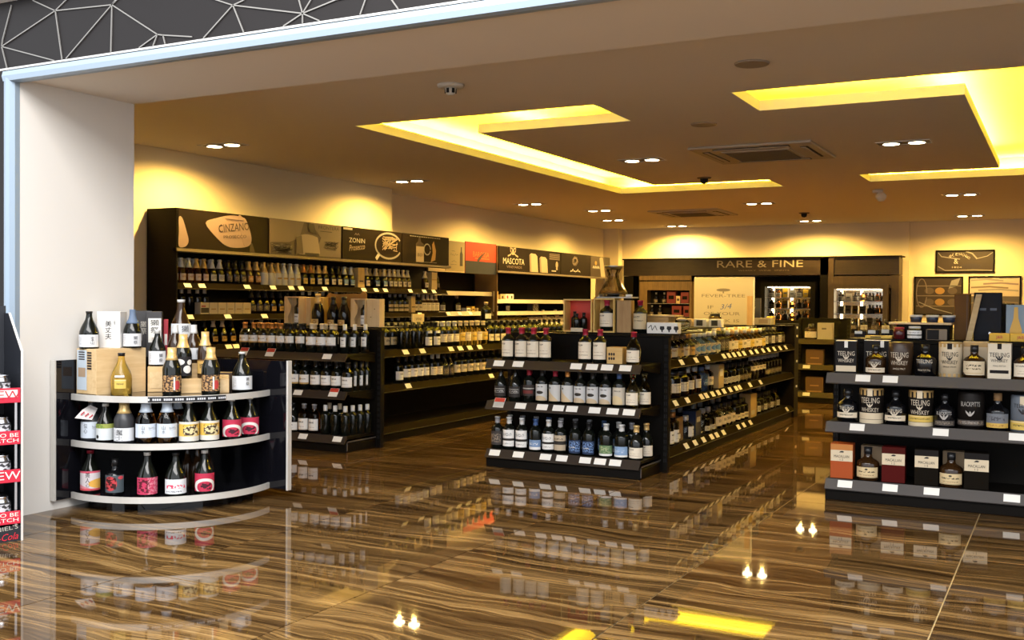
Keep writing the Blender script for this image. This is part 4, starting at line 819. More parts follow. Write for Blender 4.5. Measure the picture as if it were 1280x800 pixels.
for k in range(4): bottle(XW-.02, 12.85+k*.15, 1.42, R90, 'dark bottle with dim label', 'middle of '+w_, 'bordeaux', G_BLACK, .06, .31, L_DARK, (.12, .4), 1.2, C_BLACK, .85, 12)
for k in range(3): bottle(XW-.02, 13.55+k*.15, 1.42, R90, 'dark bottle with cream label', w_, 'burgundy', G_DARK, .062, .3, L_PALE, (.08, .42), 1.2, C_BLACK, .85, 12)
for k in range(4): bottle(XW-.02, 14.1+k*.15, 1.42, R90, 'dark bottle with brown label', w_, 'bordeaux', G_DARK, .06, .3, L_TWOTAN, (.08, .45), 1.2, C_GREYC, .85, 12)
carton(XW, 14.68, 1.42, R90, 'narrow cream wine box', w_, .12, .12, .28, mat('cream_box', (.5, .38, .21), .5), 'gift_box', bands=(('box_print', .3, .36, M_INKD, -.4, .4),))
for k in range(2): bottle(XW-.02, 14.82+k*.14, 1.42, R90, 'dark bottle with pale label', w_, 'bordeaux', G_DARK, .06, .31, L_PALE, (.1, .45), 1.2, C_WHITE, .85, 12)
for k in range(4): bottle(XW-.02, 15.1+k*.135, 1.42, R90, 'cream-labelled bottle with cream capsule', w_, 'burgundy', G_BROWN, .062, .3, L_CREAM, (.1, .55), 1.3, C_CREAM, .7, 12)
w_ = 'third shelf, left wall rack'
for k in range(5): bottle(XW-.02, 9.78+k*.165, 1.03, R90, 'dark bottle with small gold label', w_, 'champagne', G_BLACK, .062, .31, L_GOLDL, (.12, .34), .8, C_CREAM if k in (2, 3) else C_BLACK, .72, 12, 'sparkling_wine_bottle')
for k in range(26): bottle(XW-.02, 10.65+k*.185, 1.03, R90, 'dark wine bottle', 'behind left island, '+w_, 'bordeaux', G_DARK, .06, .31, L_PALE, (.12, .42), 1.2, (C_BLACK, C_GREYC, C_WHITE)[k % 3], .85, 12)
# ---- recessed rack and second wall rack: few things
w_ = 'recessed rack under the posters'
for y, l in ((16.35, L_SILVER), (16.9, L_SILVER)): bottle(-10.15, y, 1.42, R90, 'single dark bottle with grey label', w_, 'burgundy', G_BLACK, .075, .30, l, (.1, .42), 1.2, C_GREYC if y > 16.5 else C_BLACK, .84, 14)
for k, m_ in enumerate((M_TAG, mat('yellow_pack', (.75, .50, .08), .5), mat('cream_box', (.5, .38, .21), .5))): carton(-10.12, 17.2+k*.17, 1.42, R90+.2*k, ('white', 'yellow', 'cream')[k]+' small packet', w_, .15, .12, .07+.03*(k == 1), m_, 'packet', bands=(('box_print', .3, .6, M_INKD, -.3, .3),))
bottle(-7.88, 14.0, 1.3155, R90, 'large cream-capped bottle with white label', 'far end of left island', 'bordeaux', G_DARK, .08, .29, L_WHITE, (.12, .4), 1.2, C_CREAM, .86, 14)
w_ = 'second wall rack'
for k, (y, h, m_) in enumerate(((18.2, .16, timber('pine_yellow', (.5, .3, .09), (.62, .40, .14))), (18.47, .10, mat('cream_box', (.5, .38, .21), .5)), (18.68, .11, M_TAG), (18.86, .11, M_TAG))): carton(-10.08, y, 1.66, R90, ('yellow wooden', 'low cream', 'white', 'white')[k]+' box', 'upper shelf of '+w_, .17, .13, h, m_, 'carton', bands=(('box_print', .2, .75, C_RED if k == 2 else M_INKD, -.2, .2),))
for y in (18.25, 18.75): bottle(-10.08, y, 1.42, R90, 'dark bottle with '+('white' if y < 18.5 else 'grey')+' label', 'middle of '+w_, 'bordeaux', G_BLACK, .07, .22, L_WHITE if y < 18.5 else L_SILVER, (.1, .5), 1.2, C_BLACK, .84, 14)
carton(-10.08, 19.95, 1.42, R90, 'grey patterned gift box', 'middle of '+w_, .26, .14, .2, lab('mottled_grey', (.10, .09, .08), [('t', 0, 1, 0, 1, (.45, .42, .38), 5, 6)]), 'gift_box', bands=(('pattern', 0.02, .98, MATS['mottled_grey'], -.48, .48),))
for k in range(6): bottle(-10.08, 18.55+k*.2, 1.19, R90, 'small golden round bottle', 'lower shelf of '+w_, 'round', G_GOLD, .09, .17, None, cap=C_BLACK, cz=.8, n=14, name='spirit_bottle')
for k in (0, 1, 2, 4, 5, 7, 8): bottle(-10.08, 19.8+k*.21, 1.19, R90, 'small jar with pale lid', 'lower shelf of '+w_, 'jar', G_AMBER if k % 2 else G_BROWN, .085, .11, L_CREAM, (.1, .7), 1.2, C_CREAM, .8, 12, 'preserve_jar', cat='jar')
for k in range(12): bottle(-10.08, 18.4+k*.27, .9, R90, 'pale-labelled jar', 'jar shelf of '+w_, 'jar', G_BROWN, .11, .20, L_CREAM if k % 2 else L_PALE, (.1, .7), 1.2, C_CREAM, .8, 12, 'preserve_jar', cat='jar')
for k in range(2): bottle(-10.08, 20.43+k*.63, 1.19, R90, 'white-capped bottle', 'lower shelf of '+w_, 'tall', G_BROWN, .085, .26, L_PALE, (.1, .5), 1.2, C_WHITE, .75, 12)

# ================================================================== CORNER STAND GOODS (t along the front, n towards the viewer)
S2 = math.sqrt(.5); R45 = PI/4
def TN(t, n): return S2*(t+n), S2*(t-n)
def lipn(t, d=.098): return -9.064+math.sqrt(max(.02, (.85-d)**2-(t+.138)**2))
INK = mat('black_ink', (.012, .011, .012), .6); INKR = mat('red_ink', (.50, .03, .05), .6); INKW = M_INKW
PINE = timber('pine_box', (.60, .40, .19), (.74, .54, .29), .8, .5, 'y'); PINEX = timber('pine_box_light', (.58, .37, .16), (.72, .50, .25), .8, .5, 'x')
L_SW = lab('pale_sake_label', (.66, .68, .71), [('t', .08, .25, .15, .85, (.4, .4, .42), 8, 40)])
L_SB = lab('blue_white_sake_label', (.58, .64, .72), [('t', .6, .9, .55, .8, (.35, .38, .42), 10, 14)])
L_SGR = lab('green_top_label', (.62, .66, .68), [('r', 0, 1, .72, 1, (.30, .34, .08)), ('t', 0, .5, .72, 1, (.16, .24, .05), 10, 8), ('e', .16, .2, .08, .12, INK.node_tree.nodes['Principled BSDF'].inputs[0].default_value[:3])])
L_SYE = lab('yellow_floral_label', (.62, .60, .54), [('r', 0, 1, .25, .88, (.72, .45, .08)), ('e', .58, .52, .32, .28, (.66, .56, .30)), ('t', .25, .95, .3, .85, (.06, .04, .03), 9, 7)])
L_SRED = lab('red_ring_label', (.46, .03, .07), [('e', .5, .30, .48, .42, (.70, .68, .64)), ('e', .5, .24, .34, .32, (.46, .03, .07)), ('t', .3, .75, .1, .45, (.06, .01, .02), 8, 7)])
L_SPNK = lab('pink_yellow_label', (.66, .60, .62), [('d', -.4, .32, (.70, .24, .28)), ('e', .95, .35, .5, .25, (.78, .42, .08)), ('r', 0, 1, .9, 1, (.66, .10, .16)), ('r', 0, 1, 0, .10, (.62, .08, .10))])
L_SBLR = lab('grey_label_red_figure', (.07, .09, .105), [('e', .34, .52, .30, .42, (.50, .05, .06)), ('e', .82, .86, .14, .10, (.55, .06, .08)), ('t', .1, .6, .2, .9, (.05, .01, .01), 7, 6)])
L_SPK = lab('crimson_label', (.50, .04, .10), [('t', .05, .6, .1, .9, (.10, .01, .02), 7, 6), ('t', .5, 1, 0, 1, (.62, .20, .26), 12, 12)])
L_SWR = lab('white_label_red_print', (.66, .69, .72), [('t', .12, .88, .38, .62, (.68, .06, .12), 10, 8), ('t', .1, .7, .12, .2, (.1, .1, .12), 24, 14)])
L_PL = lab('clear_printed_label', (.42, .24, .10), [('t', 0, 1, 0, 1, (.05, .03, .02), 9, 8), ('e', .7, .4, .16, .28, (.45, .05, .05)), ('r', .55, .62, .1, .9, (.8, .75, .65))])
L_DKS = lab('dark_label_flowers', (.02, .018, .02), [('e', .3, .72, .24, .16, WH), ('e', .68, .34, .20, .20, WH), ('e', .8, .7, .14, .14, WH)])
def sake(t, n, z, desc, where, **kw):
    x, y = TN(t, n); kj = kw.pop('kanji', None)
    d = dict(kind='sake', glass=G_DARK, R=.073, H=.30, label=L_SW, lz=(.05, .38), la=1.25, cap=C_BLACK, cz=.95, n=24, name='sake_bottle'); d.update(kw)
    o = bottle(x, y, z, R45+J(.1), desc, where, **d)
    if kj:
        for ch, ang, zc, w, h, m in kj:
            rr = d['R']+.0028
            text(ch, w, h, m, o, (rr*math.sin(ang), -rr*math.cos(ang), zc*d['H']), (PI/2, 0, ang), bend=rr)
    return o
w_ = 'top of corner stand'
o = carton(-6.565, 5.72, .875, -.1, 'large pine box with a barcoded paper label', w_, .24, .44, .345, PINE, 'wooden_box')
MB().card(-.118, .005, .03, .335, -.2215).build('paper_label', mat('pale_blue_paper', (.52, .60, .68), .6), o)
MB().card(-.10, -.01, .13, .20, -.2225).build('paper_label', mat('brown_paper', (.42, .30, .20), .6), o)
for k in range(7): MB().card(.012, .066, .19+k*.02, .203+k*.02, -.2225).build('bar_code', M_INKD, o)
for k in range(4): MB().card(-.095, -.02, .26+k*.018, .270+k*.018, -.2225).build('bar_code', M_INKD, o)
for sx in (-1, 1): MB().box((-.004 if sx < 0 else 0, -.22, 0), (0 if sx < 0 else .004, .22, .345)).build('side_board', PINE, o, (sx*.1202, 0, 0))
o = carton(*TN(-.255, -8.715), .875, R45, 'small pine step box', w_, .15, .165, .20, PINEX, 'wooden_box'); MB().box((-.06, -.0865, .03), (.06, -.083, .16)).build('front_board', PINE, o)
o = carton(*TN(.05, -8.52), .875, R45, 'long low pine box', w_, .46, .14, .115, PINEX, 'wooden_box'); MB().box((.05, -.0735, .015), (.22, -.0705, .10)).build('front_board', PINE, o)
o = carton(*TN(-.035, -8.71), .875, R45, 'low pine step behind', w_, .27, .2, .225, PINEX, 'wooden_box')
o = carton(*TN(-.20, -8.95), .875, R45, 'dark riser at the back', w_, .46, .19, .265, M_BLACK, 'riser', 'stand')
o = carton(*TN(.30, -8.785), .875, R45, 'dark wooden block on the right', w_, .22, .14, .14, timber('dark_wood_block', (.05, .028, .014), (.09, .05, .025)), 'wooden_box')
o = carton(*TN(.24, -8.66), .875, R45, 'little pine block', w_, .09, .1, .125, PINEX, 'wooden_box')
sake(-.755, -8.615, 1.22, 'black sake bottle with white label beside white carton', w_, H=.285, kanji=[('宝', .45, .275, .024, .03, INK), ('山', .45, .17, .024, .03, INK)])
o = carton(*TN(-.60, -8.75), 1.22, .45, 'white upright carton with black brush letters', w_, .185, .13, .285, mat('white_carton', (.70, .69, .67), .5), 'carton')
for k, ch in enumerate('美丈夫'): text(ch, .05, .045, INK, o, (0, -.067, .19-k*.05))
text('純米', .012, .04, INK, o, (.05, -.067, .2))
sake(-.445, -8.70, 1.22, 'sake bottle wrapped in blue paper at the neck', w_, H=.30, R=.07, cap=C_BLUEWRAP, cz=.64, kanji=[('獺', .45, .27, .032, .03, INK), ('祭', .45, .15, .032, .03, INK)])
MC = mat('charcoal_carton', (.040, .038, .040), .5)
o = carton(*TN(-.375, -9.0), 1.14, R45-.1, 'charcoal carton with pale letters', w_, .115, .085, .37, MC, 'carton')
for k, ch in enumerate('獺祭'): text(ch, .05, .05, INKW, o, (.005, -.0445, .26-k*.055))
o = carton(*TN(-.288, -8.905), 1.14, R45-.1, 'charcoal carton with a white label', w_, .12, .08, .36, MC, 'carton', bands=(('box_label', .32, .86, M_TAG, -.36, .46),), top=mat('charcoal_lid', (.10, .095, .09), .4))
for k, ch in enumerate('獺祭'): text(ch, .066, .05, INK, o, (.006, -.0435, .275-k*.06))
text('三割', .05, .025, M_GOLDP, o, (.006, -.0435, .145))
o = carton(*TN(-.203, -9.0), 1.14, R45, 'narrow red carton', w_, .035, .06, .30, mat('red_carton', (.45, .03, .05), .5), 'carton', bands=(('box_label', .3, .6, M_TAG, -.3, .3),))
o = sake(-.085, -8.95, 1.14, 'tall brown magnum sake bottle', w_, glass=G_BROWN, R=.092, H=.46, cap=C_WHITE, cz=.955, lz=(.22, .58), la=.95, kanji=[('獺', .35, .49, .06, .055, INK), ('祭', .35, .34, .06, .055, INK)])
sake(-.26, -8.70, 1.076, 'sake bottle with pale label on the pine step', w_, glass=G_DARK, H=.285, R=.066, cap=C_WHITE, cz=.90, lz=(.05, .42), kanji=[('獺', .5, .3, .03, .03, INK), ('祭', .5, .17, .03, .03, INK)])
sake(-.125, -8.73, 1.10, 'brown sake bottle with tall white cap', w_, glass=G_BROWN, H=.30, R=.062, cap=C_WHITE, cz=.78, lz=(.05, .36))
sake(.015, -8.69, 1.10, 'brown sake bottle with white shoulder label', w_, glass=G_BROWN, H=.30, R=.068, cap=C_WHITE, cz=.78, lz=(.1, .4), kanji=[('祭', .5, .28, .035, .04, INK)])
sake(-.065, -8.52, .99, 'gold-capped dark bottle with white flower print', w_, kind='slim', H=.34, R=.066, label=L_DKS, cap=C_GOLD, cz=.70, lz=(.06, .5))
sake(.10, -8.53, .99, 'gold-capped brown bottle half hidden', w_, kind='slim', glass=G_BROWN, H=.36, R=.06, label=L_GOLDL, cap=C_GOLD, cz=.70, lz=(.1, .4))
sake(-.513, -8.47, .875, 'golden clear sake bottle with a dark cap', w_, kind='sake', glass=G_GOLD, H=.315, R=.078, label=None, cap=C_BLACK, cz=.93)
o = THINGS[-1][0]; MB().patch(.0795, -.55, .55, .05, .12, 8).build('label', L_YEL, o); MB().patch(.0796, -.5, .4, .135, .15, 6).build('small_print', L_WHITE, o)
sake(-.145, -8.355, .875, 'gold-capped dark bottle with red printed label', w_, kind='slim', glass=G_DARK, H=.36, R=.07, label=L_PL, cap=C_GOLD, cz=.74, lz=(.08, .42))
sake(.14, -8.36, .875, 'gold-capped dark bottle with red printed label', w_, kind='slim', glass=G_DARK, H=.36, R=.07, label=L_PL, cap=C_GOLD, cz=.74, lz=(.08, .42))
sake(.385, -8.61, .875, 'dark sake bottle with white label, right end', w_, H=.31, R=.08, cap=C_WHITE, cz=.955, lz=(.05, .40), kanji=[('獺', .5, .32, .03, .03, INK), ('祭', .5, .2, .03, .03, INK)])
w_ = 'middle shelf, corner stand'
o = sake(-.738, lipn(-.738), .52, 'frosted sake bottle with a paper neck tag', w_, glass=G_FROST, H=.31, R=.075, label=L_SB, cap=C_GOLD, cz=.93, lz=(.06, .46), kanji=[('伝', -.4, .36, .03, .035, INK), ('心', -.4, .24, .03, .035, INK)])
tg = MB().add([(-.105, -.085, .175), (.02, -.09, .16), (.055, -.055, .245), (.0, -.04, .27), (-.055, -.06, .235)], [(0, 1, 2, 3, 4)]).build('neck_tag', mat('tag_paper', (.66, .62, .60), .6), o)
for k in range(3): MB().bar((-.06+k*.03, -.0885+.002*k, .20-.012*k), (-.035+k*.03, -.082, .222-.012*k), .004).build('red_mark', INKR, tg)
sake(-.627, lipn(-.627), .52, 'green-topped label on a small dark bottle', w_, H=.285, R=.068, label=L_SGR, cap=C_WHITE, cz=.93, lz=(.05, .48))
sake(-.488, lipn(-.488), .52, 'frosted black bottle with gold cap', w_, kind='slim', glass=G_FROST, H=.305, R=.075, label=L_SW, cap=C_GOLD, cz=.72, lz=(.05, .37), kanji=[('魔', -.4, .27, .05, .045, INK), ('王', -.4, .14, .05, .045, INK)])
for t in (-.33, -.178): sake(t, lipn(t), .52, 'clear speckled bottle with white label', w_, kind='slim', glass=G_AMBER, H=.312, R=.0745, label=L_SB, cap=C_PALEB, cz=.74, lz=(.14, .47), la=1.35, kanji=[('山', -.25, .38, .025, .03, INK), ('水', -.25, .28, .025, .03, INK)])
sake(-.105, lipn(-.1)-.23, .52, 'pale-capped bottle standing behind', w_, kind='slim', glass=G_AMBER, H=.312, R=.062, label=L_SB, cap=C_PALEB, cz=.74)
for t in (-.02, .13): sake(t, lipn(t), .52, 'dark bottle with yellow floral label', w_, H=.312, R=.0735, label=L_SYE, cap=C_WHITE, cz=.93, lz=(.03, .50), la=1.35)
for t in (.30, .445): sake(t, lipn(t), .52, 'dark bottle with red ring label', w_, H=.313, R=.074, label=L_SRED, cap=C_WHITE, cz=.93, lz=(.06, .48))
w_ = 'bottom shelf, corner stand'
sake(-.745, lipn(-.745), .12, 'red-capped dark bottle with pink and yellow label', w_, H=.315, R=.074, label=L_SPNK, cap=C_RED, cz=.93, lz=(.05, .52), kanji=[('美', -.2, .43, .035, .04, INK), ('人', -.2, .30, .035, .04, INK), ('心', -.2, .18, .03, .03, INK)])
sake(-.555, lipn(-.555), .12, 'small black bottle with grey label and red figure', w_, kind='round', glass=G_BLACK, H=.27, R=.068, label=L_SBLR, cap=C_BLACK, cz=.8, lz=(.08, .56))
sake(-.32, lipn(-.32), .12, 'white-capped dark bottle with crimson label', w_, H=.325, R=.075, label=L_SPK, cap=C_WHITE, cz=.93, lz=(.05, .44))
sake(-.115, lipn(-.115), .12, 'dark bottle with white label and red print', w_, H=.315, R=.08, label=L_SWR, cap=C_BLACK, cz=.95, lz=(.05, .40))
sake(.095, lipn(.095), .12, 'white-capped dark bottle with red ring label', w_, H=.325, R=.074, label=L_SRED, cap=C_WHITE, cz=.93, lz=(.06, .48))
for t, n in ((-.03, -8.66), (.045, -8.57), (.12, -8.66)): sake(t, n, .12, 'unlabelled brown bottle standing behind', w_, glass=G_BROWN, H=.32, R=.055, label=None, cap=C_BLACK)

# ================================================================== RED CAN RACK AT THE LEFT EDGE
CRA = math.radians(68); CRO = (-6.08-.817*math.cos(CRA), 4.57-.817*math.sin(CRA))
def CRP(x, y): return CRO[0]+x*math.cos(CRA)-y*math.sin(CRA), CRO[1]+x*math.sin(CRA)+y*math.cos(CRA)
cr = empty('can_display_rack', (*CRO, 0), CRA, 'black cardboard can rack with red shelf fronts at the left edge', 'display rack')
M_CARD = mat('black_card', (.014, .016, .022), .45); M_REDC = mat('red_card_front', (.58, .02, .05), .45)
for x in (0, .805):
    MB().prism([(0, 0), (.42, 0), (.42, 1.50), (.30, 1.50), (.0, 1.25)], x, x+.012, 'x').build('side_panel', M_CARD, cr)
    MB().prism([(-.004, 0), (.0, 0), (.0, 1.25), (.30, 1.50), (.298, 1.504), (-.004, 1.255)], x, x+.014, 'x').build('side_edge', mat('pale_card_edge', (.6, .58, .55), .6), cr)
box('back_panel', (0, .41, 0), (.817, .43, 1.55), M_CARD, cr)
MB().box((.60, .30, 1.0), (.645, .33, 1.5), 0, .01).build('header_post', mat('blue_black_card', (.02, .026, .04), .25), cr)
b = box('base_front', (.012, .004, .0), (.805, .016, .10), M_CARD, cr)
text("JACK DANIEL'S", .36, .036, M_INKW, cr, (.61, .001, .075), (PI/2, -.1, 0)); text('Coca-Cola', .24, .045, mat('red_ink_bright', (.62, .02, .04), .5), cr, (.67, .001, .03), (PI/2, -.06, 0), shear=.4)
for k, (z0, z1) in enumerate(((.925, 1.012), (.65, .73), (.40, .475), (.125, .20))):
    s = MB().box((.012, .012, z0-.01), (.805, .41, z0), 0).build('shelf', M_CARD, cr)
    MB().box((.0135, .0, z0-.01), (.8035, .01, z1), 0, .002).build('shelf_front', M_REDC, s)
    if k % 2 == 0:
        if k == 0: MB().card(.40, .785, z0+.028, z1-.012, -.002).build('white_band', M_TAG, s)
        text('NEW', .21, .052, M_TAG if k else INKR, s, (.697, -.0035, (z0+z1)/2))
    else: text('MEANT TO BE', .34, .026, M_TAG, s, (.62, -.002, z0+.053)); text('A MATCH', .24, .024, M_TAG, s, (.67, -.002, z0+.018))
MB().box((.775, .03, .1), (.79, .045, 1.0)).build('corner_post', M_CHROME, cr)
M_CAN = mat('can_silver', (.6, .6, .62), .22, metal=1); L_CAN = lab('dark_can_print', (.05, .05, .055), [('t', 0, 1, .2, .9, (.55, .56, .6), 12, 6)], .3)
canb = MB().lathe([(0, .006), (.04, .004), (.048, 0), (.058, .012), (.058, .135), (.047, .158), (.050, .163), (.050, .168), (.044, .167), (.043, .161), (0, .160)], 20).mesh('drink_can', M_CAN)
canl = MB().patch(.0588, -PI, PI, .016, .130, 20).mesh('can_print', L_CAN); cant = MB().box((-.008, -.018, .1605), (.008, .018, .1625)).mesh('pull_tab', M_CAN)
for k, (z0, nm_) in enumerate(((.925, 'top'), (.65, 'second'), (.40, 'third'), (.125, 'lowest'))):
    for q in range(3):
        o = link('drink_can', canb, None, (*CRP(.705-q*.125, .085), z0+.0005), J(.5)); link('can_print', canl, o); link('pull_tab', cant, o)
        note(o, 'dark and silver drink can', f'{nm_} shelf, can rack', 'can')
    for q in range(2):
        o = link('drink_can', canb, None, (*CRP(.705-q*.125, .215), z0+.0005), J(.5)); link('can_print', canl, o); link('pull_tab', cant, o)
        note(o, 'dark and silver drink can', f'back row, {nm_} shelf, can rack', 'can')

# ================================================================== RIGHT END RACK: whiskeys
MWB = mat('black_carton', (.009, .007, .006), .45, spec=.15); MCRM = mat('cream_carton_print', (.64, .53, .36), .5); MGOLDC = mat('golden_carton', (.46, .29, .10), .45)
TUBE = {}
def tube(x, y, z, desc, where, R, H, m, bands, texts, capm, em=None):
    me = MB().lathe([(0, 0), (R, 0), (R, H-.015), (R*.98, H-.012), (R*.98, H), (0, H)], 28).mesh('whiskey_tube', m)
    o = link('whiskey_tube', me, None, (x, y, z+.0008), 0)
    for n_, z0, z1, bm, a in bands: MB().patch(R+.0012, -a, a, z0*H, z1*H, 14).build(n_, bm, o)
    for s, w, h, zc, tm in texts: text(s, w, h, tm, o, (0, -(R+.003), zc*H), bend=R+.003)
    if em: wing_emblem(o, -(R+.004), em[0]*H, em[1], em[2])
    return note(o, desc, where, 'tube')
LET = mat('pale_lettering', (.58, .50, .38), .5)
def wbottle(x, y, z, desc, where, label, lz, glass=G_BLACK, cap=C_BLACK, H=.27, R=.08, txt=None, em=None, kind='round', la=1.15):
    o = bottle(x, y, z, 0, desc, where, kind, glass, R, H, label, lz, la, cap, .80, 26, 'whiskey_bottle')
    for s, w, h, zc, tm in (txt or ()): text(s, w, h, tm, o, (0, -(R+.003), zc*H), bend=R+.003)
    if em: wing_emblem(o, -(R+.004), em[0]*H, em[1], em[2])
    return o
w_ = 'top shelf, right end rack'; YR = 8.93
TB = (('TEELING', .135, .036, .62, LET), ('WHISKEY', .125, .030, .40, LET))
o = carton(-1.60, YR+.02, 1.04, .12, 'black whiskey carton with white top', w_, .17, .17, .265, MWB, 'whiskey_carton', bands=(('cream_band', .06, .24, MCRM, -.46, .46), ('white_tab', .80, 1.0, M_TAG, -.08, .08)), texts=tuple((s, w, h, zc, m) for s, w, h, zc, m in TB), top=M_TAG); wing_emblem(o, -.0885, .135, .045, LET)
carton(-1.37, YR+.12, 1.04, 0, 'black carton with white top behind a bottle', w_, .2, .14, .27, MWB, 'whiskey_carton', top=M_TAG, bands=(('white_tab', .80, 1.0, M_TAG, .16, .3),), texts=(('TEELING', .16, .04, .6, LET),))
wbottle(-1.36, YR-.03, 1.04, 'dark whiskey bottle with cream band label', w_, L_PALE, (.08, .24), G_BROWN, H=.235, txt=(('TEELING', .1, .022, .40, LET),), em=(.33, .05, LET))
tube(-1.175, YR+.01, 1.04, 'dark brown whiskey tube with pale lettering', w_, .095, .265, mat('dark_brown_tube', (.05, .028, .014), .35), (), (('TEELING', .15, .042, .62, LET), ('WHISKEY', .14, .034, .38, LET), ('SINGLE MALT', .10, .014, .2, LET)), None, (.51, .05, LET))
wbottle(-.985, YR-.01, 1.04, 'near black whiskey bottle with white lettering', w_, None, (.1, .3), G_BLACK, H=.25, R=.085, txt=(('TEELING', .13, .03, .48, LET), ('SINGLE POT STILL', .1, .014, .2, LET)))
tube(-.80, YR+.01, 1.04, 'golden cream whiskey tube', w_, .088, .275, MCRM, (('gold_band', .86, 1, MGOLDC, 3.1), ('gold_band', .0, .10, MGOLDC, 3.1), ('dark_tab', .80, .97, MWB, .2)), (('TEELING', .13, .036, .66, INK), ('WHISKEY', .125, .03, .43, INK), ('SINGLE GRAIN', .1, .012, .3, INK)), None, (.55, .042, INK))
carton(-.625, YR+.135, 1.04, 0, 'golden carton behind a hexagon-labelled bottle', w_, .18, .12, .28, MCRM, 'whiskey_carton', bands=(('gold_band', .85, .99, MGOLDC),))
L_HEX = lab('cream_hexagon_label', (.66, .55, .37), [('d', -1.2, .22, (.03, .022, .018)), ('t', .2, .8, .62, .76, INK.node_tree.nodes['Principled BSDF'].inputs[0].default_value[:3], 20, 10), ('t', .2, .8, .4, .5, (.1, .07, .04), 26, 14), ('r', .1, .9, .12, .15, (.4, .28, .12))])
wbottle(-.625, YR-.025, 1.04, 'dark whiskey bottle with cream hexagon label', w_, L_HEX, (.10, .52), G_BROWN, H=.255, R=.082)
o = carton(-.445, YR, 1.04, 0, 'cream whiskey carton with black lettering', w_, .165, .15, .275, mat('pale_cream_carton', (.66, .58, .44), .5), 'whiskey_carton', bands=(('dark_tab', .84, 1, MWB, -.09, .09), ('dark_band', .16, .25, MWB, -.4, .4)), texts=(('TEELING', .14, .034, .68, INK), ('WHISKEY', .12, .026, .52, INK), ('SMALL BATCH', .09, .011, .37, INK))); wing_emblem(o, -.0785, .165, .05, INK)
wbottle(-.265, YR-.01, 1.04, 'amber whiskey bottle with cream label, at right edge', w_, L_CREAM, (.10, .50), G_BROWN, H=.25, R=.085)
w_ = 'middle shelf, right end rack'
wbottle(-1.58, YR, .64, 'black whiskey bottle with cream band label', w_, L_PALE, (.14, .30), H=.265, R=.085, txt=(('TEELING', .12, .026, .44, LET),), em=(.36, .055, LET))
def tube2(x, band): return tube(x, YR+.01, .64, 'dark tube with cream band', w_, .093, .285, MWB, (('tan_top', .80, 1.0, MGOLDC, 3.1), ('cream_tab', .78, 1.0, MCRM, .22), ('cream_band', .12, .30, band, 1.5), ('tan_foot', 0, .11, MCRM, 1.5)), (('TEELING', .16, .045, .66, LET), ('WHISKEY', .15, .034, .39, LET)), None, (.525, .045, LET))
tube2(-1.395, MCRM)
wbottle(-1.205, YR, .64, 'black whiskey bottle with cream band label', w_, L_PALE, (.12, .28), H=.27, R=.085, txt=(('TEELING', .12, .026, .42, LET),), em=(.34, .055, LET))
tube2(-1.015, L_YEL)
LETG = mat('grey_lettering', (.40, .37, .34), .5)
wbottle(-.835, YR, .64, 'black peated whiskey bottle with dim brown band', w_, L_DARK, (.06, .22), H=.26, R=.08, txt=(('BLACKPITTS', .12, .026, .44, LETG),), em=(.34, .06, LETG))
tube(-.645, YR+.01, .64, 'black whiskey tube with grey lettering', w_, .098, .29, MWB, (('brown_band', .10, .25, L_DARK, 1.4),), (('BLACKPITTS', .15, .036, .68, LETG), ('BIG SMOKE', .12, .02, .18, LETG)), None, (.44, .06, LETG))
L_BY = lab('blue_yellow_label', (.17, .18, .20), [('r', 0, 1, 0, .33, (.62, .40, .09)), ('t', .2, .8, .5, .8, (.08, .08, .09), 12, 8), ('t', .2, .8, .1, .24, (.4, .22, .05), 22, 9)])
wbottle(-.455, YR, .64, 'black bottle with grey and yellow arched label', w_, L_BY, (.08, .46), cap=C_WOOD, H=.285, R=.082)
tube(-.275, YR+.01, .64, 'grey-blue whiskey tube with yellow band, cut by the right edge', w_, .09, .28, mat('grey_blue_tube', (.13, .15, .18), .45), (('yellow_band', .06, .30, L_YEL, 1.5), ('cream_tab', .74, .98, MCRM, .25)), (('TEELING', .14, .03, .72, INK),), None, (.58, .06, INK))
w_ = 'bottom shelf, right end rack'
def mac(x, desc, m, top, y=YR+.02): 
    o = carton(x, y, .17, .06, desc, w_, .178, .16, .285, m, 'whisky_carton', bands=(('cream_band', .50, .82, MCRM, -.5, .5), ('top_band', .82, .99, top, -.5, .5)), texts=(('MACALLAN', .12, .022, .64, INK), ('1 2', .025, .016, .55, INK)))
    decal(o, 'printed_bird', [(-.02, .215), (-.008, .226), (.005, .229), (.02, .222), (.012, .215)], INK, -.0815); return o
mac(-1.62, 'orange whisky carton with cream band', lab('speckled_orange', (.36, .065, .010), []), mat('orange_band', (.46, .17, .03), .5))
mac(-1.215, 'dark red whisky carton with cream band', mat('dark_red_carton', (.075, .007, .006), .6, spec=.06), mat('deep_red_band', (.06, .008, .006), .6, spec=.06))
mac(-.965, 'dark brown whisky carton with cream band, middle', mat('dark_brown_carton', (.008, .006, .004), .7, spec=.04), MWB)
mac(-.60, 'dark brown whisky carton with cream band, right of the bottles', mat('dark_brown_carton', (.008, .006, .004), .7, spec=.04), MWB)
L_MAC = lab('cream_whisky_label', (.64, .50, .28), [('e', .5, .8, .06, .08, K), ('t', .15, .85, .5, .64, K, 22, 10), ('r', 0, 1, .04, .08, (.3, .2, .1)), ('t', .2, .8, .2, .3, (.3, .2, .1), 26, 10)])
for x in (-1.415, -.782):
    carton(x+.01, YR+.16, .17, 0, 'tan carton behind a cream-labelled bottle', w_, .17, .1, .265, mat('tan_brown_carton', (.22, .15, .08), .5), 'whisky_carton', bands=(('dark_foot', .0, .4, MWB),))
    wbottle(x, YR, .17, 'dark whisky bottle with wide cream label', w_, L_MAC, (.10, .42), G_BROWN, C_BLACK, .265, .088, kind='round')

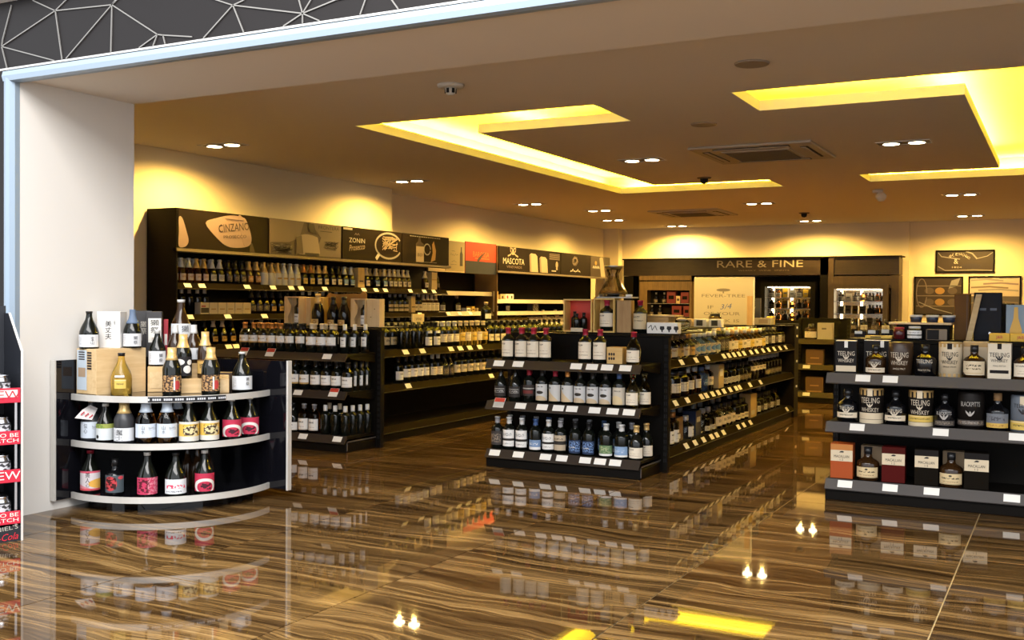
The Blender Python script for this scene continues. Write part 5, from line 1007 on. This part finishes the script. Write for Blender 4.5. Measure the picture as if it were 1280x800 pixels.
# ================================================================== THINGS ON TOP OF THE ISLANDS
for cells, l in ((((-4.62, -3.32, 9.46, 10.6), (-4.62, -3.88, 10.6, 14.5), (-4.62, -3.42, 14.5, 14.98)), 'flat black top board along the spine of the centre island'), (((-8.2, -6.64, 9.46, 9.98), (-8.2, -7.19, 9.98, 14.98)), 'flat black top board along the spine of the left island'), (((-1.66, -.02, 9.32, 14.98),), 'flat black top board along the spine of the right island')):
    mb = MB()
    for x0, x1, y0, y1 in cells: mb.box((x0, y0, 1.3035), (x1, y1, 1.315))
    tag(mb.build('island_top', M_BLACK), l, 'top board')
ZT = 1.3155
WN = timber('natural_pine', (.62, .42, .19), (.76, .56, .30), 1, .5, 'z'); WY = timber('yellow_pine', (.66, .40, .09), (.80, .53, .15), 1, .5, 'z')
def gift_crate(x, y, w, h, d, desc, where, lid=False, m=None, inner=None):
    m = m or WN; t = empty('wooden_gift_box', (x, y, ZT)); e = .014
    box('side_board', (-w/2, -d/2, 0), (-w/2+e, d/2, h), m, t); box('side_board', (w/2-e, -d/2, 0), (w/2, d/2, h), m, t)
    box('bottom_board', (-w/2+e, -d/2, 0), (w/2-e, d/2, e), m, t); box('top_board', (-w/2+e, -d/2, h-e), (w/2-e, d/2, h), m, t)
    box('back_board', (-w/2+e, d/2-e, e), (w/2-e, d/2, h-e), inner or m, t)
    if lid:   # wavy cut-out front
        MB().prism([(z, x0) for x0, z in [(-w/2+e, e), (-w/2+.06, e), (-w/2+.05, h*.3), (-w/2+.09, h*.5), (-w/2+.10, h*.7), (-w/2+.04, h-e), (-w/2+e, h-e)]], -d/2, -d/2+.01, 'y').build('cut_out_front', m, t)
    return note(t, desc, where, 'gift box')
w_ = 'on top of left island'
gift_crate(-7.90, 9.52, .22, .335, .12, 'pine gift box with a wavy cut-out front', w_, True); bottle(-7.855, 9.519, ZT+.0145, 0, 'dark bottle inside the pine gift box', w_, 'bordeaux', G_DARK, .045, .30, L_WHITE, (.06, .4), 1.3, C_BLACK, .82)
o = carton(-7.66, 9.62, ZT, .1, 'yellowish pine box lid standing closed', w_, .24, .11, .33, WY, 'wooden_box'); MB().box((-.115, -.061, .01), (-.05, -.0555, .32)).build('front_board', WN, o)
gift_crate(-6.96, 9.52, .20, .315, .12, 'pine gift box with cut-out front, right of the magnums', w_, True); bottle(-6.918, 9.518, ZT+.0145, 0, 'dark bottle inside the right pine gift box', w_, 'bordeaux', G_DARK, .04, .272, L_WHITE, (.04, .42), 1.3, C_CREAM, .85)
o = carton(-6.77, 9.53, ZT, 0, 'plain pine lid leaning beside the gift box', w_, .17, .1, .312, timber('pale_pine', (.66, .48, .25), (.76, .58, .33), .7, .5, 'z'), 'wooden_box'); 
for k in range(2): MB().prism([(z, x) for x, z in ell(.02-.05*k, .20-.09*k, .008, .006, 8)], -.0515, -.0505, 'y').build('knot', mat('pine_knot', (.20, .10, .04), .6), o)
bd = empty('cardboard_backdrop', (-7.32, 9.72, ZT), 0); note(bd, 'tan cardboard backdrop with curved top behind the magnums', w_, 'backdrop')
MB().prism([(z, x) for x, z in [(-.28, 0), (-.28, .34), (-.24, .385), (-.19, .37), (-.1, .365), (.1, .375), (.2, .37), (.25, .40), (.29, .37), (.29, 0)]], -.008, .008, 'y').build('board', mat('tan_cardboard', (.30, .155, .035), .6), bd)
box('foot', (-.2, .008, 0), (.2, .07, .012), mat('tan_cardboard', (.3, .155, .035), .6), bd)
L_SH = lab('gold_shield_label', (.56, .36, .12), [('e', .5, .5, .3, .3, (.32, .15, .03)), ('e', .5, .5, .2, .18, (.6, .42, .18))])
o = bottle(-7.535, 9.48, ZT, 0, 'black magnum with gold foil neck and gold label', w_, 'champagne', G_BLACK, .072, .365, L_SH, (.04, .22), .7, C_GOLD, .70, 24, 'sparkling_wine_bottle'); MB().patch(.05, -.9, -.1, .2, .265, 6, 0, .034).build('neck_label', mat('gold_paper', (.6, .45, .22), .4), o)
for x in (-7.355, -7.205): bottle(x, 9.53, ZT, 0, 'black champagne bottle, gold label', w_, 'champagne', G_BLACK, .07, .335, L_SH, (.03, .22), .7, C_BLACK, .72, 24, 'sparkling_wine_bottle')
w_ = 'on top of centre island'
gift_crate(-4.275, 9.52, .31, .325, .15, 'pine gift box with a red back panel', w_, False, WY, mat('red_panel', (.58, .045, .022), .5))
for k, x in enumerate((-4.335, -4.235, -4.285)): bottle(x, 9.51+(k == 2)*-.062, ZT+.0145, 0, 'small dark bottle in the red-backed box', w_, 'bordeaux', G_DARK, .036, (.185, .175, .165)[k], None, cap=C_BLACK, cz=.8, n=14)
o = carton(-4.27, 9.42, ZT, 0, 'low cream card before the red-backed box', w_, .13, .02, .04, MCRM, 'price_card', 'card'); 
gift_crate(-3.995, 9.52, .225, .335, .14, 'yellow pine gift box open at the front', w_, False, WY); bottle(-3.98, 9.495, ZT+.0145, 0, 'red-capped bottle inside the open pine box', w_, 'bordeaux', G_DARK, .07, .30, L_CREAM, (.14, .58), 1.3, C_RED, .82, 20)
o = carton(-3.80, 9.53, ZT, .1, 'closed brown pine box', w_, .145, .12, .315, timber('brown_pine', (.30, .165, .05), (.40, .24, .085), 1, .5, 'z'), 'wooden_box'); MB().box((-.0765, -.0605, .0), (-.0705, .0605, .315)).build('dark_edge', M_BLACK, o)
bottle(-3.645, 9.53, ZT, 0, 'large red-capped bottle with tall cream label', w_, 'bordeaux', G_DARK, .068, .315, lab('tan_tall_label', (.56, .46, .29), [('t', .12, .6, .72, .84, K, 22, 24), ('t', .2, .8, .5, .56, K, 30, 40)]), (.12, .60), 1.35, C_RED, .84, 22)
o = carton(-3.40, 9.52, ZT, 0, 'white carton printed with black wine glasses', w_, .31, .1, .105, M_TAG, 'glass_carton', bands=())
for k in range(3): MB().prism([(z, x) for x, z in [(-.02+.1+k*.07-.1, .07), (.02+.1+k*.07-.1, .07), (.024+k*.07, .045), (.006+k*.07, .028), (.006+k*.07, .014), (-.006+k*.07, .014), (-.006+k*.07, .028), (-.024+k*.07, .045)]], -.0522, -.0505, 'y').build('printed_glass', INK, o)
strokes(o, 'printed_script', [[(-.14, .05), (-.11, .08), (-.10, .03), (-.07, .075), (-.05, .03)]], INK, -.051, .006)
o = carton(-3.60, 9.80, ZT, 0, 'low brown wooden crate behind the glass carton', w_, .36, .2, .16, timber('crate_wood', (.34, .19, .05), (.48, .29, .09)), 'wooden_crate'); MB().box((-.2, -.13, .16), (.26, .12, .175)).build('lid_board', timber('crate_lid', (.46, .30, .11), (.6, .42, .18)), o)
o = link('glass_bowl', MB().lathe([(0, 0), (.05, .004), (.085, .04), (.095, .08), (.085, .11), (.08, .11), (.089, .08), (.08, .042), (.045, .012), (0, .01)], 24).mesh('glass_bowl', G_CLEAR), None, (-3.53, 10.42, ZT), 0); note(o, 'round clear glass bowl', 'behind the low crate on centre island', 'bowl')
MB().lathe([(.04, .108), (.06, .125), (.03, .14), (0, .145)], 14).build('bowl_filling', C_CREAM, o)
dec = link('glass_decanter', MB().lathe([(0, 0), (.135, 0), (.145, .02), (.13, .06), (.07, .17), (.055, .22), (.075, .27), (.085, .30), (.080, .30), (.07, .268), (.049, .22), (.064, .17), (.122, .062), (.13, .03), (.0, .012)], 26).mesh('glass_decanter', mat('smoky_glass', (.62, .58, .52), .03, trans=1, ior=1.2)), None, (-3.93, 9.53, ZT+.3505), 0); note(dec, 'clear cone-shaped glass decanter standing', 'on the glass tray above open pine box', 'decanter')
MB().lathe([(.0755, .27), (.09, .295), (.092, .305), (.088, .305), (.074, .28)], 26).build('rim', M_CHROME, dec)
o = tag(MB().box((-4.07, 9.44, ZT+.336), (-3.70, 9.62, ZT+.35), 0, .003).build('glass_tray', mat('tray_white', (.52, .48, .42), .3)), 'thin pale tray lying across the pine boxes under the decanter', 'tray')
for k, (x, w) in enumerate(((-4.03, .05), (-3.74, .06))): carton(x, 9.47, ZT+.3505, 0, ('left' if k == 0 else 'right')+' small white price block', 'on the pale tray beside decanter', w, .03, .022, M_TAG, 'price_block', 'card')
sg = empty('standing_sign', (-4.232, 14.3, ZT), 0, 'large cream sign with mixer brand lettering standing on the far end of the centre island', 'sign')
MB().box((-.425, -.02, 0), (.425, .02, .665), 0, .004).build('sign_board', mat('cream_sign', (.36, .32, .245), .6), sg); box('sign_edge', (.4255, -.02, 0), (.433, .02, .66), M_TAG, sg)
INKB = mat('blue_ink', (.06, .09, .25), .6); INKG = mat('grey_ink', (.13, .11, .09), .6)
text('FEVER-TREE', .62, .042, INKG, sg, (0, -.0215, .405)); MB().prism([(z, x) for x, z in ell(0, .485, .10, .022, 16)], -.0225, -.0205, 'y').build('tree_emblem', INKG, sg); MB().prism([(.44, -.012), (.44, .012), (.47, .006), (.47, -.006)], -.0225, -.0205, 'y').build('tree_trunk', INKG, sg)
text('IF', .085, .045, INKG, sg, (-.18, -.0215, .245)); text('3/4', .17, .07, INKB, sg, (.04, -.0215, .255), (PI/2, -.1, 0), shear=.3); text('OF YOUR', .52, .045, INKG, sg, (-.02, -.0215, .155)); text('DRINK IS', .50, .042, INKG, sg, (-.02, -.0215, .055))
w_ = 'on the spine of centre island'
bottle(-4.14, 13.6, ZT, 0, 'small square dark decanter bottle before the sign', w_, 'jar', G_BROWN, .085, .16, L_DARK, (.1, .6), 1.2, C_BLACK, .8, 14, 'spirit_bottle')
for k in range(3): carton(-4.2+k*.19, 12.6, ZT, 0, 'little carton with a black window', w_, .16, .1, .10, M_TAG if k else mat('cream_box', (.5, .38, .21), .5), 'carton', bands=(('window', .15, .85, INK, -.3, .2),))
carton(-3.78, 14.0, ZT, .2, 'tan wooden strip box beside the sign', w_, .07, .08, .40, timber('tan_strip', (.34, .21, .08), (.44, .28, .11), axis='z'), 'wooden_box')
o = carton(-3.87, 14.75, ZT, 0, 'long pale box lying flat', w_, .43, .2, .095, mat('pale_box', (.46, .41, .31), .5), 'carton', bands=(('box_print', .2, .8, M_CREAM, .1, .4),))
o = carton(-3.95, 14.8, ZT+.0955, .15, 'dark blue upright gift box with pale letters', 'on the long pale box', .22, .14, .28, mat('blue_black_box', (.028, .03, .038), .4), 'gift_box', texts=(('MALT', .09, .03, .5, M_INKW),))
carton(-3.72, 14.9, ZT, 0, 'small yellow carton at the island end', w_, .1, .1, .12, mat('yellow_pack', (.75, .5, .08), .5), 'carton', bands=(('box_print', .3, .6, INK, -.2, .2),))
w_ = 'on top of right island'
NAVY = mat('navy_gift_box', (.010, .0115, .016), .5, spec=.12)
carton(-1.07, 9.62, ZT, 0, 'black display block under a pine board', w_, .42, .3, .125, M_BLACK, 'display_block', 'block')
tb = tag(MB().box((-1.34, 9.42, ZT+.1265), (-.84, 9.8, ZT+.145), 0, .003).build('pine_board', timber('pine_board_top', (.56, .40, .2), (.68, .5, .28))), 'thin pale pine board carrying dark tumblers on the right island', 'board')
for k, x in enumerate((-1.13, -1.0, -.87)):
    o = link('tumbler', MB().lathe([(0, 0), (.045, 0), (.052, .06), (.048, .06), (.042, .008), (0, .008)], 18).mesh('tumbler', mat('navy_tumbler', (.02, .03, .06), .15)), None, (x, 9.52, ZT+.1455), 0); MB().lathe([(.0525, .045), (.0535, .062), (.0485, .0625)], 18).build('rim', C_WHITE, o); note(o, 'dark blue tumbler', 'on the pine board', 'tumbler')
bottle(-1.25, 9.40, ZT, 0, 'small dark red bottle before the pine board', w_, 'jar', mat('dark_red_glass', (.07, .008, .01), .15), .05, .10, None, cap=C_RED, cz=.84, n=14, name='spirit_bottle')
bottle(-1.125, 9.40, ZT, 0, 'small black bottle with two white labels', w_, 'jar', G_BLACK, .06, .11, L_TWO, (.1, .7), 1.2, C_WHITE, .84, 14, 'spirit_bottle')
carton(-.955, 9.395, ZT, .2, 'grey-brown wedge-shaped box', w_, .16, .1, .09, mat('taupe_box', (.20, .15, .10), .5), 'carton', bands=(('dark_face', .05, .95, MWB, -.48, 0.1),))
carton(-1.42, 9.46, ZT, 0, 'flat yellow packet', w_, .22, .1, .025, mat('yellow_pack', (.75, .5, .08), .5), 'packet', bands=(('box_print', .3, .7, INK, -.3, .1),))
for k in range(4): carton(-1.64+k*.115, 9.85, ZT, .0, 'black and white striped small packet', w_, .1, .08, .055+.01*k, MWB, 'packet', bands=(('white_stripe', .5, .95, M_TAG, -.45, .2),))
o = carton(-.772, 9.62, ZT, 0, 'tall brown panel box beside the navy box', w_, .12, .14, .39, mat('brown_panel_box', (.12, .055, .012), .55, spec=.15), 'gift_box', bands=(('box_seam', .02, .98, mat('brown_seam', (.10, .05, .02), .5), .3, .36),))
st = tag(MB().prism([(0, -.045), (0, 0), (.385, .075), (.385, .03)], -.02, .02, 'y').build('pine_strip', timber('pine_strip_wood', (.46, .31, .13), (.58, .42, .2)), None, (-.69, 9.505, ZT)), 'slanted pine strip leaning between the brown and the navy box', 'strip')
o = carton(-.575, 9.62, ZT, 0, 'tall navy gift box with a tiny silver mark', w_, .21, .16, .40, NAVY, 'gift_box'); decal(o, 'silver_mark', ell(.02, .06, .01, .012, 10), M_CHROME, -.081); 
for k in range(2): decal(o, 'pale_print', rect(-.06+.08*k, -.01+.08*k, .25, .27), mat('dim_blue_print', (.07, .09, .13), .5), -.081)
carton(-.43, 9.80, ZT, 0, 'black carton behind the navy box', w_, .1, .12, .31, MWB, 'carton', bands=(('box_print', .4, .5, NAVY, -.3, .3),))
o = carton(-.36, 9.60, ZT, 0, 'pale blue carton with a golden bottle picture', w_, .15, .12, .30, mat('pale_blue_carton', (.22, .30, .38), .45), 'carton')
decal(o, 'printed_bottle', [(-.04, .01), (-.045, .09), (-.018, .19), (-.014, .28), (.014, .28), (.018, .19), (.045, .09), (.04, .01)], mat('golden_print', (.66, .40, .06), .4), -.0615)
MYEL = mat('yellow_carton', (.74, .44, .03), .45)
for k, x in enumerate((-.475, -.32)): carton(x, 9.40+.04, ZT, 0, ('left' if k == 0 else 'right')+' yellow carton with red letters', w_, .152, .09, .062, MYEL, 'carton', texts=(('J&B', .05, .03, .5, INKR),), top=MYEL)

# small far shelf
w_ = 'narrow shelf far down the aisle'
bottle(-3.70, 17.5, 1.04, 0, 'dark bottle with cream label', w_, 'tall', G_BROWN, .10, .25, L_CREAM, (.1, .5), 1.2, C_BLACK, .8, 16, 'spirit_bottle'); carton(-3.46, 17.47, 1.04, 0, 'pale upright gift box', w_, .24, .14, .27, mat('pale_box', (.46, .41, .31), .5), 'gift_box', bands=(('box_print', .6, .7, INKG, -.2, .1),))
for z, l in ((.62, 'middle'), (.17, 'bottom')): carton(-3.62, 17.47, z, .1, 'brown square gift box', l+' of '+w_, .28, .2, .25, mat('orange_brown_box', (.10, .050, .014), .5), 'gift_box', bands=(('gold_line', .42, .5, M_GOLDP, -.25, .25), ('gold_foot', .03, .12, M_GOLDP, -.4, .4)))

# ================================================================== BACK WALL: rare bottles fixture
WD = timber('dark_walnut', (.014, .008, .005), (.026, .016, .009), 1, .4); WB = timber('mid_oak', (.09, .052, .018), (.15, .09, .032), 1, .5, 'z'); WBR = timber('brown_walnut', (.030, .018, .009), (.05, .03, .014), 1, .45, 'z')
rf = empty('back_wall_fixture', (-9.75, 24.3, 0), 0, 'dark wood back wall fixture with large pale lettering along its fascia', 'wall fixture')
box('fascia_board', (0, 0, 2.29), (6.5, .55, 2.68), WD, rf); box('top_board', (-.03, -.03, 2.681), (6.55, .6, 2.71), M_BLACK, rf)
text('RARE & FINE', 2.02, .165, mat('pale_gold_lettering', (.27, .23, .16), .4), rf, (3.40, -.003, 2.555)); text('WHISKY  WINE  SPIRITS', 1.2, .03, mat('dim_gold_lettering', (.16, .12, .07), .5), rf, (3.5, -.003, 2.40))
box('left_post', (.0, .02, 0), (.25, .5, 2.28), M_BLACK, rf); box('post', (.40, .0, 0), (.52, .5, 2.28), M_BLACK, rf)
for z in (1.3, 1.7, 2.05): box('rear_shelf', (.52, .1, z), (.55, .5, z+.03), WD, rf)
box('back_board', (0, .56, 0), (6.3, .6, 2.28), M_BLACK, rf)
box('post', (4.80, .0, 0), (4.98, .5, 2.68), M_BLACK, rf); box('right_frame', (6.34, -.02, 0), (6.5, .55, 2.28), WBR, rf)
box('brown_pillar', (4.985, -.02, 0), (5.10, .5, 2.68), WBR, rf); box('lower_board', (4.98, -.015, 1.99), (6.34, .5, 2.26), WBR, rf)
oc = empty('oak_display_cabinet', (-9.21, 24.0, 0), 0, 'oak display cabinet with dark red boxes behind glass, left under the fascia', 'cabinet')
box('frame_left', (0, 0, 0), (.2, .28, 2.28), WB, oc); box('frame_right', (1.27, 0, 0), (1.32, .28, 2.28), WB, oc); box('frame_top', (.2, 0, 1.93), (1.27, .28, 2.14), WB, oc); box('cornice', (0, -.02, 2.17), (1.32, .28, 2.28), WB, oc); box('gap_strip', (0, -.0, 2.14), (1.32, .25, 2.17), M_GAP, oc)
box('lower_front', (.2, 0, 0), (1.27, .28, 1.30), WD, oc); box('cabinet_back', (.2, .25, 1.3), (1.27, .28, 1.93), M_BLACK, oc)
for z in (1.60,): box('glass_shelf', (.2, .03, z), (1.27, .25, z+.012), M_CHROME, oc)
w_ = 'oak display cabinet'
for k, (x, z, w, h, m) in enumerate(((-8.42, 1.6125, .22, .29, 0), (-8.08, 1.6125, .2, .27, 0), (-8.28, 1.3005, .24, .25, 0), (-8.03, 1.3005, .16, .25, 0), (-8.245, 1.6125, .10, .18, 1))): carton(x, 24.14, z, 0, 'gold and black box' if m else 'dark red gift box', w_, w, .14, h, mat('dark_red_box', (.12, .010, .014), .5) if not m else mat('cream_box', (.5, .38, .21), .5), 'gift_box', bands=(('box_label', .35, .65, M_BLACK if not m else M_INKD, -.3, .3),))
for k in range(4): bottle(-8.93+k*.105, 24.13, 1.6125 if k % 2 else 1.3005, 0, 'dark bottle on its shelf', w_, 'bordeaux', G_BLACK, .05, .26, L_DARK, (.1, .4), 1.2, C_SILVER, .84, 12)
M_LIT = mat('cabinet_led', (1, .95, .85), .4, emit=(1.0, .80, .48), es=9)
M_MIR = mat('mirror_back', (.55, .48, .38), .12, metal=.9)
def lit_cabinet(x, w, z0, z1, label, frame):
    t = empty('lit_display_cabinet', (x, 24.1, 0), 0, label, 'cabinet'); f = .10
    box('frame_side', (-f, 0, 0), (0, .42, z1+f), frame, t); box('frame_side', (w, 0, 0), (w+f, .42, z1+f), frame, t); box('frame_top', (0, 0, z1), (w, .42, z1+f), frame, t); box('plinth', (0, 0, 0), (w, .42, z0), frame, t)
    box('mirror_back', (0, .38, z0), (w, .4, z1), M_MIR, t)
    for q in (.33, .66): box('glass_shelf', (0, .04, z0+(z1-z0)*q), (w, .37, z0+(z1-z0)*q+.012), M_CHROME, t)
    for q in (.08, .5): box('led_strip', (w*q, .33, z0+.02), (w*q+.04, .36, z1-.03), M_LIT, t)
    box('led_strip', (.05, .05, z1-.02), (w-.05, .08, z1-.005), M_LIT, t)
    MB().card(0, w, z0, z1, .004).build('glass_door', mat('cabinet_glass', (.96, .96, .95), 0.0, trans=1, ior=1.02), t); return t
lit_cabinet(-6.16, 1.04, 1.25, 2.02, 'black-framed lit cabinet of pale bottles under the fascia, left of two', M_BLACK); lit_cabinet(-4.60, 1.04, 1.12, 1.97, 'brown-framed lit cabinet with white light bars, right of two', WBR)
rj2 = random.Random(33)
for x0, z0, dz, nm_ in ((-6.16, 1.25, .77, 'left lit cabinet'), (-4.60, 1.12, .85, 'right lit cabinet')):
    for r in range(3):
        zz = z0+.0006 if r == 0 else z0+dz*(.33, .66)[r-1]+.0126
        for k in range(6):
            x = x0+.13+k*.155; q = rj2.random()
            if q < .35: carton(x, 24.27, zz, 0, 'pale gift box', f'shelf {("one", "two", "three")[r]} of {nm_}', .12, .1, .17+.04*rj2.random(), (mat('pale_box', (.46, .41, .31), .5), MCRM, MYEL)[k % 3], 'gift_box', bands=(('box_print', .4, .55, INKG, -.3, .3),))
            else: bottle(x, 24.25, zz, 0, ('amber' if k % 2 else 'dark')+' spirit bottle', f'shelf {("one", "two", "three")[r]} of {nm_}', 'round' if k % 3 else 'tall', G_AMBER if k % 2 else G_BROWN, .06, .19+.03*rj2.random(), L_PALE, (.1, .5), 1.2, C_BLACK, .82, 12, 'spirit_bottle')
# counter of dark things under the right cabinet
o = empty('dark_counter', (-4.75, 23.3, 0), 0, 'low dark counter in front of the right lit cabinet', 'counter'); MB().box((0, 0, 0), (1.75, .5, 1.02), 0, .01).build('counter_body', WD, o); MB().box((-.03, -.03, 1.021), (1.78, .52, 1.05), 0, .006).build('counter_top', M_BLACK, o)
for k in range(7): bottle(-4.5+k*.22, 23.5, 1.0505, 0, 'dark spirit bottle', 'dark counter before lit cabinet', 'tall' if k % 2 else 'round', G_BLACK, .08, .26, L_SILVER if k % 2 else L_DARK, (.1, .5), 1.2, C_BLACK, .82, 14, 'spirit_bottle')
# pictures on the right part of the back wall
def picture(x, z, w, h, label, m):
    t = empty('framed_picture', (x, 25.118, z), 0, label, 'picture'); e = .03
    for a, b in (((0, -.035, 0), (w, 0, e)), ((0, -.035, h-e), (w, 0, h)), ((0, -.035, e), (e, 0, h-e)), ((w-e, -.035, e), (w, 0, h-e))): box('frame_rail', a, b, M_BLACK, t)
    MB().card(e, w-e, e, h-e, -.018).build('print', m, t); box('backing', (e, -.016, e), (w-e, 0, h-e), M_BLACK, t); return t
p = picture(-2.585, 2.345, 1.2, .50, 'wide sepia barrel-end picture, top one of three on the back wall', M_BROWNP)
for q in (ribbon([(.05, .45), (.12, .36), (.3, .33), (.5, .30)], .02), ribbon([(.05, .14), (.2, .05), (.34, .05), (.8, .06), (1.15, .045)], .018), ribbon([(.62, .47), (.75, .42), (.85, .30)], .03), ribbon([(.85, .31), (1.05, .36), (1.16, .44)], .016)): decal(p, 'printed_highlight', q, M_GREYP, -.0185, .001)
for k, ch in enumerate('BLENDED'): a = 2.25-k*.27; text(ch, .05, .055, M_INKW, p, (.47+.26*math.cos(a), -.0195, .21+.2*math.sin(a)), (PI/2, a-PI/2, 0))
text('&', .09, .11, M_INKW, p, (.42, -.0195, .25)); text('1824', .2, .035, M_INKW, p, (.44, -.0195, .12)); decal(p, 'printed_shadow', ell(.72, .14, .22, .05), M_INKD, -.0185, .001)
p = picture(-3.03, 1.39, 1.02, .87, 'dark picture of barrels in racks, lower left of three', M_BROWNP)
for zz in (.30, .55): 
    for xx in (.32, .54, .80): decal(p, 'printed_barrel', ell(xx, zz, .10, .075), M_GOLDP if xx == .54 else M_SHADE, -.0185, .001)
for zz in (.21, .44, .66): decal(p, 'printed_beam', ribbon([(.05, zz), (.98, zz)], .02), M_BEIGE, -.0195, .001)
decal(p, 'printed_ring', ribbon(ell(.16, .5, .11, .32, 22), .02), M_BEIGE, -.02, .001); decal(p, 'printed_pipe', ribbon([(.1, .3), (.4, .16), (.8, .05)], .02), M_GREYP, -.0205, .001); decal(p, 'printed_leaf', [(.72, .60), (.78, .78), (.96, .84), (.90, .66)], M_GREYP, -.0195, .001)
p = picture(-1.905, 1.375, 1.05, .89, 'landscape picture with streaked pale sky, lower right of three', M_SHADE)
decal(p, 'printed_sky', rect(.032, 1.018, .45, .858), mat('pale_sky_print', (.46, .38, .30), .6), -.0185, .0005)
for k, (z, a, b) in enumerate(((.80, .05, .7), (.72, .3, 1.0), (.64, .05, .8), (.58, .2, 1.0), (.50, .04, .6))): decal(p, 'printed_cloud', ribbon([(a, z), ((a+b)/2, z+.02), (b, z-.01)], .035), (M_GREYP, mat('mauve_print', (.20, .15, .17), .6), M_BEIGE)[k % 3], -.0192, .0005)
decal(p, 'printed_water', rect(.032, 1.018, .22, .42), mat('dark_water_print', (.08, .07, .07), .6), -.0185, .0005); decal(p, 'printed_road', ribbon([(.72, .34), (.82, .22), (1.0, .10)], .02), M_GREYP, -.0192, .0005); decal(p, 'printed_shore', ribbon([(.05, .30), (.5, .34), (1.0, .31)], .03), M_BEIGE, -.0192, .0005)

# ================================================================== labels: ordinals counted from the left of the picture
ORD = 'first second third fourth fifth sixth seventh eighth ninth tenth eleventh twelfth thirteenth fourteenth fifteenth sixteenth seventeenth eighteenth nineteenth twentieth'.split()
def ordinal(k): return ORD[k] if k < 20 else ('twenty-'+ORD[k-20] if k < 29 else ('thirtieth' if k == 29 else ('thirty-'+ORD[k-30] if k < 39 else 'fortieth')))
def px(o): v = Vector(o.location)-Vector((0, 0, EYE)); return v.dot(RR)/max(.1, v.dot(F))
seen = {}
for o, d, w in THINGS: seen.setdefault((d, w), []).append(o)
for (d, w), L in seen.items():
    L.sort(key=px)
    link_ = '' if w.split()[0] in ('on', 'in', 'behind', 'far', 'back', 'second', 'right', 'middle', 'lower', 'upper', 'top', 'bottom', 'third') else ''
    for k, o in enumerate(L):
        o['label'] = (f'{d}, {w}' if len(L) == 1 else f'{ordinal(k)} {d} from left, {w}')
        if len(seen) and len(L) > 1: o['group'] = f'{d}s, {w}' if len(f'{d}s, {w}') < 90 else w
